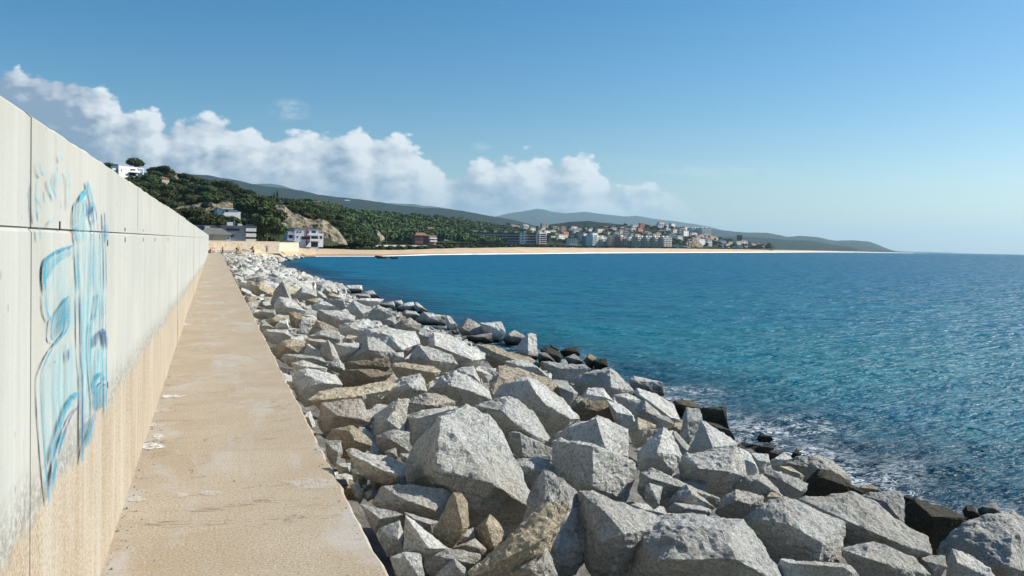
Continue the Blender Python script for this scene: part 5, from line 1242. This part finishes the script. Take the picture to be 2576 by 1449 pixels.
# ------------------------------------------------------------------ people
def skin(name, pts, edges, mat, parent=None, sub=1):
    me = bpy.data.meshes.new(name); me.from_pydata([p[:3] for p in pts], edges, []); o = link(name, me, mat, parent)
    md = o.modifiers.new('skin', 'SKIN'); 
    if not me.skin_vertices: 
        bm = bmesh.new(); bm.from_mesh(me); bm.verts.layers.skin.verify(); bm.to_mesh(me); bm.free()
    for v, p in zip(me.skin_vertices[0].data, pts): v.radius = (p[3], p[3]) if len(p) == 4 else (p[3], p[4])
    me.skin_vertices[0].data[0].use_root = True
    if sub: s = o.modifiers.new('sub', 'SUBSURF'); s.levels = sub; s.render_levels = sub
    return o
SK = plain('skin', (.45, .27, .19), .6); HAIR = plain('dark_hair', (.03, .02, .015), .7)
def person(loc, rz, pose, shirt, trousers, label, scale=1.0, hair=HAIR, group=None):
    t = empty('person', loc, rz, label, 'person', group); t.scale = (scale,)*3
    # pose: dict of joints
    hip, chest, neck, head = pose['hip'], pose['chest'], pose['neck'], pose['head']
    P = [(*hip, .13, .1), (*[(a+b)/2 for a, b in zip(hip, chest)], .12, .09), (*chest, .15, .1), (*neck, .05), (*head, .085), (head[0], head[1]-.01, head[2]+.1, .075)]
    E = [(0, 1), (1, 2), (2, 3), (3, 4), (4, 5)]
    for s in ('l', 'r'):
        sh, el, ha = pose['arm_'+s]; n = len(P); P += [(*sh, .055), (*el, .042), (*ha, .028), (*(Vector(ha)+(Vector(ha)-Vector(el)).normalized()*.1), .03, .015)]; E += [(2, n), (n, n+1), (n+1, n+2), (n+2, n+3)]
        kn, an, toe = pose['leg_'+s]; n = len(P); hx = .09 if s == 'r' else -.09
        P += [(hip[0]+hx, hip[1], hip[2]-.05, .085), (*kn, .06), (*an, .04), (*toe, .035)]; E += [(0, n), (n, n+1), (n+1, n+2), (n+2, n+3)]
    body = skin('body', P, E, SK, t)
    # shirt and trousers follow the body
    Q = [(*q[:3], *(r*1.16 for r in q[3:])) for q in (P[0], P[1], P[2])]; Q[0] = (*P[0][:3], .14, .115)
    EQ = [(0, 1), (1, 2)]
    for n in (6, 14): m_ = len(Q); Q += [(*P[n][:3], .066), (*P[n+1][:3], .052)]; EQ += [(2, m_), (m_, m_+1)]
    skin('shirt', Q, EQ, shirt, t)
    Q = [(*P[0][:3], .145, .12)]; EQ = []
    for n in (10, 18): m_ = len(Q); Q += [(*P[n][:3], .1), (*P[n+1][:3], .074), (*P[n+2][:3], .055)]; EQ += [(0, m_), (m_, m_+1), (m_+1, m_+2)]
    skin('trousers', Q, EQ, trousers, t)
    h = Vector(head); skin('hair', [(h.x, h.y+.03, h.z+.04, .1), (h.x, h.y+.01, h.z+.11, .085)], [(0, 1)], hair, t)
    return t
stand = dict(hip=(0, 0, .95), chest=(0, 0, 1.35), neck=(0, 0, 1.52), head=(0, -.02, 1.62), arm_l=((-.19, 0, 1.42), (-.25, .02, 1.15), (-.24, -.1, .92)), arm_r=((.19, 0, 1.42), (.3, -.12, 1.25), (.25, -.35, 1.2)),
             leg_l=((-.1, -.03, .5), (-.1, .03, .09), (-.1, -.12, .04)), leg_r=((.1, -.05, .5), (.12, .03, .09), (.12, -.12, .04)))
sit = dict(hip=(0, 0, .14), chest=(0, .1, .52), neck=(0, .08, .7), head=(0, .05, .8), arm_l=((-.18, .08, .58), (-.26, -.05, .38), (-.15, -.28, .35)), arm_r=((.18, .08, .58), (.26, -.05, .38), (.15, -.28, .35)),
           leg_l=((-.12, -.42, .36), (-.13, -.55, .08), (-.13, -.7, .05)), leg_r=((.12, -.4, .34), (.13, -.6, .08), (.13, -.75, .05)))
ride = dict(hip=(0, .1, .95), chest=(0, -.12, 1.3), neck=(0, -.25, 1.45), head=(0, -.33, 1.53), arm_l=((-.18, -.15, 1.36), (-.24, -.4, 1.15), (-.22, -.62, 1.05)), arm_r=((.18, -.15, 1.36), (.24, -.4, 1.15), (.22, -.62, 1.05)),
            leg_l=((-.14, -.15, .58), (-.2, .02, .1), (-.2, -.14, .05)), leg_r=((.14, -.25, .62), (.14, -.1, .28), (.14, -.26, .25)))
RED = plain('dark_red_cloth', (.12, .025, .03)); PNK = plain('pink_cloth', (.75, .3, .38)); YEL = plain('hi_vis_cloth', (.65, .85, .03)); BLK = plain('black_cloth', (.015, .015, .02)); WHT = plain('white_cloth', (.75, .72, .72)); BLU = plain('blue_cloth', (.05, .08, .2))
zp = 136
pA = hit_z(526, 637.2, 0); pB = hit_z(535.5, 637, 0)
person(Vector((pA.x+.12, pA.y, .02)), -1.2, sit, RED, BLK, 'person in dark red top sitting on a mat against the wall end')
person(Vector((pB.x, pB.y, .02)), 1.3, sit, PNK, WHT, 'person in pale pink top sitting facing the one in red')
mt = MB().box((0, 0, .012), (1.9, 1.0, .02)).build('mat', WHT); mt.location = ((pA.x+pB.x)/2, pA.y, 0); tag(mt, 'white mat under the two people sitting at the path end', 'mat')
person(hit_z(560, 638, 0), -.4, stand, PNK, BLK, 'child in pink top standing at the outer edge of the path end', .66)
cy_ = hit_z(596, 636.5, 0); cy_.z = 0
person(cy_, .9, ride, YEL, BLK, 'cyclist in a bright yellow jacket straddling a bicycle by the rocks', .85)
bk = empty('bicycle', cy_, .9, 'dark bicycle under the cyclist in the yellow jacket', 'bicycle'); bk.scale = (.85,)*3
for y in (.5, -.55):
    m_ = MB(); 
    for i in range(20):
        a, b_ = 2*math.pi*i/20, 2*math.pi*(i+1)/20; m_.tube((0, y+.33*math.cos(a), .35+.33*math.sin(a)), (0, y+.33*math.cos(b_), .35+.33*math.sin(b_)), .02, .02, 5)
    for i in range(8): a = math.pi*i/4; m_.tube((0, y, .35), (0, y+.33*math.cos(a), .35+.33*math.sin(a)), .004, .004, 3)
    m_.build('wheel', BLK, bk)
MB().tube((0, .5, .35), (0, .15, .82), .015).tube((0, .15, .82), (0, -.4, .85), .018).tube((0, -.4, .88), (0, -.55, .35), .018).tube((0, .05, .3), (0, .2, .9), .018).tube((0, .05, .3), (0, -.42, .8), .02).tube((0, .05, .3), (0, .5, .35), .014).build('frame', DARK, bk)
MB().box((0, .2, .92), (.14, .25, .05)).build('saddle', BLK, bk); MB().tube((-.25, -.5, 1.0), (.25, -.5, 1.0), .014).tube((0, -.5, 1), (0, -.4, .85), .014).build('handlebar', BLK, bk)
MB().box((0, 0, .015), (3.4, 26, .03)).build('pier_end_paving', M_PATH)
o = bpy.data.objects['pier_end_paving']; o.location = (2.95, 158, -.03); tag(o, kind='structure')
for (x, y, d, pose, sh, tr, lab, sc) in ((635, 628.5, 168, sit, BLK, BLK, 'person in black sitting at the foot of the masonry wall', 1), (671, 636, 172, stand, SK, BLU, 'slim person standing on the rocks right of the cyclist', 1),
      (838, 632.5, 300, sit, RED, BLK, 'person sitting alone on the sand, nearest the beach house', 1.0), (871, 632, 310, sit, BLK, BLU, 'person lying low on the sand right of the beach house', .8), (1052, 631, 400, sit, BLK, BLK, 'person crouching on the sand below the pink houses', 1.1),
      (1116, 631, 440, sit, BLU, BLK, 'person sitting on the sand right of the pink houses', 1), (1093, 625, 450, stand, BLK, BLK, 'person in black standing at the top of the beach near the pink houses', 1.1), (1192, 630, 520, sit, BLK, RED, 'person sitting on the sand before the long red block', 1.1),
      (1314, 622.8, 640, stand, BLK, BLK, 'person walking at the back of the beach before the white towers', 1), (1514, 627.8, 760, stand, BLK, BLU, 'left person of a pair walking before the stepped white block', 1.1), (1517, 627.8, 760, stand, RED, BLK, 'right person of a pair walking before the stepped white block', 1.1), (1598, 629.5, 830, sit, BLK, BLK, 'person sitting on the sand before the ochre blocks', 1.2), (1681, 630.6, 900, stand, BLK, BLK, 'dark figure on the sand before the rightmost ochre block', 1.2)):
    person(at(x, y, d), random.uniform(-.8, .8), pose, sh, tr, lab, sc)

# ------------------------------------------------------------------ haze
hz = MB().box((0, 0, 420), (56000, 56000, 900)); mh, nt, b = newmat('haze'); nt.nodes.remove(b)
pv = nd(nt, 'ShaderNodeVolumePrincipled'); pv.inputs['Color'].default_value = (.55, .82, 1, 1); pv.inputs['Density'].default_value = .00006; pv.inputs['Anisotropy'].default_value = .25
nt.links.new(pv.outputs[0], nt.nodes['Material Output'].inputs['Volume'])
o = hz.build('haze', mh); o.location = (0, 0, 24.0); tag(o, kind='stuff'); o['label'] = 'thin blue sea haze over the bay'; o['category'] = 'haze'

# ------------------------------------------------------------------ sun and sky
SUN_AZ = R(95); SUN_EL = R(36)
sd = Vector((math.sin(SUN_AZ)*math.cos(SUN_EL), math.cos(SUN_AZ)*math.cos(SUN_EL), math.sin(SUN_EL)))
l = bpy.data.lights.new('sun', 'SUN'); l.energy = 5.0; l.angle = R(.5); l.color = (1, .95, .85)
so = bpy.data.objects.new('sun', l); C.objects.link(so); so.rotation_euler = sd.to_track_quat('Z', 'Y').to_euler(); so.location = (0, 0, 50)
wd = bpy.data.worlds.new('World'); bpy.context.scene.world = wd; wd.use_nodes = True; nt = wd.node_tree
bg = nt.nodes['Background']; sky = nd(nt, 'ShaderNodeTexSky', sky_type='NISHITA'); sky.sun_disc = False; sky.sun_elevation = SUN_EL; sky.sun_rotation = SUN_AZ
sky.air_density = 1.0; sky.dust_density = .6; sky.ozone_density = 2.2; sky.altitude = 0
SKYK = .09; bg.inputs['Strength'].default_value = SKYK
wd.cycles.sampling_method = 'MANUAL'; wd.cycles.sample_map_resolution = 256
tc = nd(nt, 'ShaderNodeTexCoord'); D = tc.outputs['Generated']
def dot(v): n = nd(nt, 'ShaderNodeVectorMath', operation='DOT_PRODUCT'); nt.links.new(D, n.inputs[0]); n.inputs[1].default_value = v; return n.outputs['Value']
hf = Vector((math.sin(AZ), math.cos(AZ), 0)); df = dot(hf); dr_ = dot(rt); dz_ = dot((0, 0, 1))
dfc = math_(nt, 'MAXIMUM', df, .05); U = math_(nt, 'DIVIDE', dr_, dfc); Vv = math_(nt, 'DIVIDE', dz_, dfc)
def uv(x, y): r = ray(x, y); a = r.dot(hf); return r.dot(rt)/a, r.z/a
tops = [(-300, 150), (-100, 170), (0, 185), (40, 172), (80, 205), (130, 200), (190, 205), (250, 215), (290, 235), (330, 275), (380, 270), (405, 295), (423, 322), (440, 300), (500, 292), (530, 300), (580, 320), (640, 318), (680, 335), (720, 318), (770, 345), (820, 350), (865, 330), (895, 312), (930, 325), (950, 350), (1000, 350), (1060, 370), (1110, 400), (1140, 452), (1165, 440), (1200, 402), (1250, 395), (1300, 385), (1340, 378), (1370, 395), (1400, 410), (1440, 400), (1480, 395), (1520, 430), (1560, 462), (1620, 470), (1690, 492), (1730, 520), (1760, 560), (1850, 600), (2576, 640)]
UV = [uv(*t_) for t_ in tops]; u0, u1 = UV[0][0], UV[-1][0]; vmax = .5
def make_density():
    g = bpy.data.node_groups.new('cloud_density', 'ShaderNodeTree'); g.interface.new_socket('U', in_out='INPUT', socket_type='NodeSocketFloat'); g.interface.new_socket('V', in_out='INPUT', socket_type='NodeSocketFloat'); g.interface.new_socket('D', in_out='OUTPUT', socket_type='NodeSocketFloat')
    gi = g.nodes.new('NodeGroupInput'); go = g.nodes.new('NodeGroupOutput')
    cv = nd(g, 'ShaderNodeFloatCurve'); c = cv.mapping.curves[0]
    pts = [((a-u0)/(u1-u0), min(1, b_/vmax)) for a, b_ in UV]
    while len(c.points) < len(pts): c.points.new(.5, .5)
    for q, p in zip(c.points, pts): q.location = p; q.handle_type = 'AUTO'
    cv.mapping.update()
    un = math_(g, 'DIVIDE', math_(g, 'SUBTRACT', gi.outputs[0], u0), u1-u0, clamp=True); g.links.new(un, cv.inputs['Value'])
    top = math_(g, 'MULTIPLY', cv.outputs[0], vmax)
    cb = nd(g, 'ShaderNodeCombineXYZ'); g.links.new(gi.outputs[0], cb.inputs[0]); g.links.new(math_(g, 'MULTIPLY', gi.outputs[1], 1.6), cb.inputs[1])
    def bil(scale, sm=.35):
        w = nd(g, 'ShaderNodeTexNoise'); w.inputs['Scale'].default_value = scale*1.1; w.inputs['Detail'].default_value = 4; g.links.new(cb.outputs[0], w.inputs['Vector'])
        wa = nd(g, 'ShaderNodeVectorMath', operation='MULTIPLY_ADD'); g.links.new(w.outputs['Color'], wa.inputs[0]); wa.inputs[1].default_value = (.9/scale, .9/scale, 0); g.links.new(cb.outputs[0], wa.inputs[2])
        v = nd(g, 'ShaderNodeTexVoronoi', feature='SMOOTH_F1'); v.inputs['Scale'].default_value = scale; v.inputs['Smoothness'].default_value = sm; v.voronoi_dimensions='2D'; w.noise_dimensions='2D'; g.links.new(wa.outputs[0], v.inputs['Vector'])
        return math_(g, 'SUBTRACT', .55, v.outputs['Distance'])
    s = math_(g, 'MULTIPLY', bil(15), .026); s = math_(g, 'ADD', s, math_(g, 'MULTIPLY', bil(36), .015)); s = math_(g, 'ADD', s, math_(g, 'MULTIPLY', bil(85), .008))
    f = nd(g, 'ShaderNodeTexNoise'); f.inputs['Scale'].default_value = 60; f.inputs['Detail'].default_value = 8; f.noise_dimensions = '2D'; f.inputs['Roughness'].default_value = .65; g.links.new(cb.outputs[0], f.inputs['Vector'])
    s = math_(g, 'ADD', s, math_(g, 'MULTIPLY', math_(g, 'SUBTRACT', f.outputs['Fac'], .5), .014))
    d = math_(g, 'ADD', math_(g, 'SUBTRACT', top, gi.outputs[1]), s); d = math_(g, 'SUBTRACT', d, .004)
    g.links.new(d, go.inputs[0]); return g
G = make_density()
def dens(du, dv):
    n = nd(nt, 'ShaderNodeGroup', node_tree=G); nt.links.new(math_(nt, 'ADD', U, du), n.inputs[0]); nt.links.new(math_(nt, 'ADD', Vv, dv), n.inputs[1]); return n.outputs[0]
d0 = dens(0, 0); d1 = dens(.010, .010); d2 = dens(.03, .024)
alpha = nd(nt, 'ShaderNodeMapRange', interpolation_type='SMOOTHSTEP'); nt.links.new(d0, alpha.inputs[0]); alpha.inputs[1].default_value = 0; alpha.inputs[2].default_value = .010
lit = math_(nt, 'ADD', math_(nt, 'MULTIPLY', math_(nt, 'SUBTRACT', d0, d1), 24), math_(nt, 'MULTIPLY', math_(nt, 'SUBTRACT', d0, d2), 9))
deep = nd(nt, 'ShaderNodeMapRange'); nt.links.new(d0, deep.inputs[0]); deep.inputs[1].default_value = 0; deep.inputs[2].default_value = .09; deep.inputs[3].default_value = .38; deep.inputs[4].default_value = -.22
cbb = nd(nt, 'ShaderNodeCombineXYZ'); nt.links.new(U, cbb.inputs[0]); nt.links.new(math_(nt, 'MULTIPLY', Vv, 2.2), cbb.inputs[1])
soft = noi(nt, cbb.outputs[0], 9, 5, .55, .4)
lit = math_(nt, 'ADD', math_(nt, 'ADD', lit, deep.outputs[0]), math_(nt, 'MULTIPLY', math_(nt, 'SUBTRACT', soft, .5), 1.1))
# the left part of the bank lies in shade
ls = nd(nt, 'ShaderNodeMapRange'); nt.links.new(U, ls.inputs[0]); ls.inputs[1].default_value = -.54; ls.inputs[2].default_value = -.45; ls.inputs[3].default_value = -.6; ls.inputs[4].default_value = 0
lit = math_(nt, 'ADD', lit, ls.outputs[0])
lit = math_(nt, 'MULTIPLY_ADD', lit, .95, .02, clamp=True)
k = .72/SKYK
ccol = mixc(nt, lit, (.27*k, .37*k, .50*k), (.95*k, .99*k, 1.0*k))
# haze in the low clouds
lowv = nd(nt, 'ShaderNodeMapRange'); nt.links.new(Vv, lowv.inputs[0]); lowv.inputs[1].default_value = 0; lowv.inputs[2].default_value = .09; lowv.inputs[3].default_value = .5; lowv.inputs[4].default_value = 0
ccol = mixc(nt, lowv.outputs[0], ccol, (.46*k, .57*k, .68*k))
front = nd(nt, 'ShaderNodeMapRange'); nt.links.new(df, front.inputs[0]); front.inputs[1].default_value = .3; front.inputs[2].default_value = .5
abv = nd(nt, 'ShaderNodeMapRange'); nt.links.new(Vv, abv.inputs[0]); abv.inputs[1].default_value = 0.0; abv.inputs[2].default_value = .012
am = math_(nt, 'MULTIPLY', math_(nt, 'MULTIPLY', alpha.outputs[0], front.outputs[0]), .97)
# fade of the bank's right end
rf = nd(nt, 'ShaderNodeMapRange'); nt.links.new(U, rf.inputs[0]); rf.inputs[1].default_value = uv(1600, 500)[0]; rf.inputs[2].default_value = uv(1800, 500)[0]; rf.inputs[3].default_value = 1; rf.inputs[4].default_value = 0
am = math_(nt, 'MULTIPLY', am, rf.outputs[0])
# small wisps
wn_ = noi(nt, cbb.outputs[0], 38, 6, .65, .6)
for (x, y, rx, ry, a_) in ((727, 276, .030, .016, .55), (1208, 368, .016, .006, .35), (1830, 432, .12, .010, .22), (1560, 410, .05, .008, .12)):
    wu, wv = uv(x, y); q1 = math_(nt, 'POWER', math_(nt, 'DIVIDE', math_(nt, 'SUBTRACT', U, wu), rx), 2); q2 = math_(nt, 'POWER', math_(nt, 'DIVIDE', math_(nt, 'SUBTRACT', Vv, wv), ry), 2)
    w_ = math_(nt, 'SUBTRACT', 1, math_(nt, 'ADD', q1, q2), clamp=True); w_ = math_(nt, 'MULTIPLY', math_(nt, 'MULTIPLY', w_, ramp(nt, wn_, [(.38, 0), (.62, 1)])), a_)
    am = math_(nt, 'MAXIMUM', am, math_(nt, 'MULTIPLY', w_, front.outputs[0]))
hs = nd(nt, 'ShaderNodeHueSaturation'); hs.inputs['Saturation'].default_value = 1.5; hs.inputs['Hue'].default_value = .495; hs.inputs['Value'].default_value = .91; nt.links.new(sky.outputs[0], hs.inputs['Color'])
nt.links.new(mixc(nt, am, hs.outputs[0], ccol), bg.inputs['Color'])

# ------------------------------------------------------------------ camera
cd = bpy.data.cameras.new('Camera'); cam = bpy.data.objects.new('Camera', cd); C.objects.link(cam); bpy.context.scene.camera = cam
cd.sensor_width = 36; cd.lens = 36*F/2576; cd.shift_y = -SH/2576; cd.clip_start = .05; cd.clip_end = 120000
M = Matrix((rt2, up2, -fw)).transposed().to_4x4(); M.translation = CAM; cam.matrix_world = M
sc = bpy.context.scene
sc.view_settings.view_transform = 'Standard'; sc.view_settings.look = 'None'; sc.view_settings.gamma = 1; sc.view_settings.exposure = .5
sc.cycles.volume_bounces = 0; sc.cycles.transparent_max_bounces = 24
# drop unused tree prototypes
for ks in PROT.values():
    for o in ks:
        if fresh.get(id(o)):
            for c_ in list(o.children): bpy.data.objects.remove(c_)
            bpy.data.objects.remove(o)
print('heroes', len(hobj), 'fill', cnt, 'total fill', len(fills), 'houses', nh, 'trees', n_t)
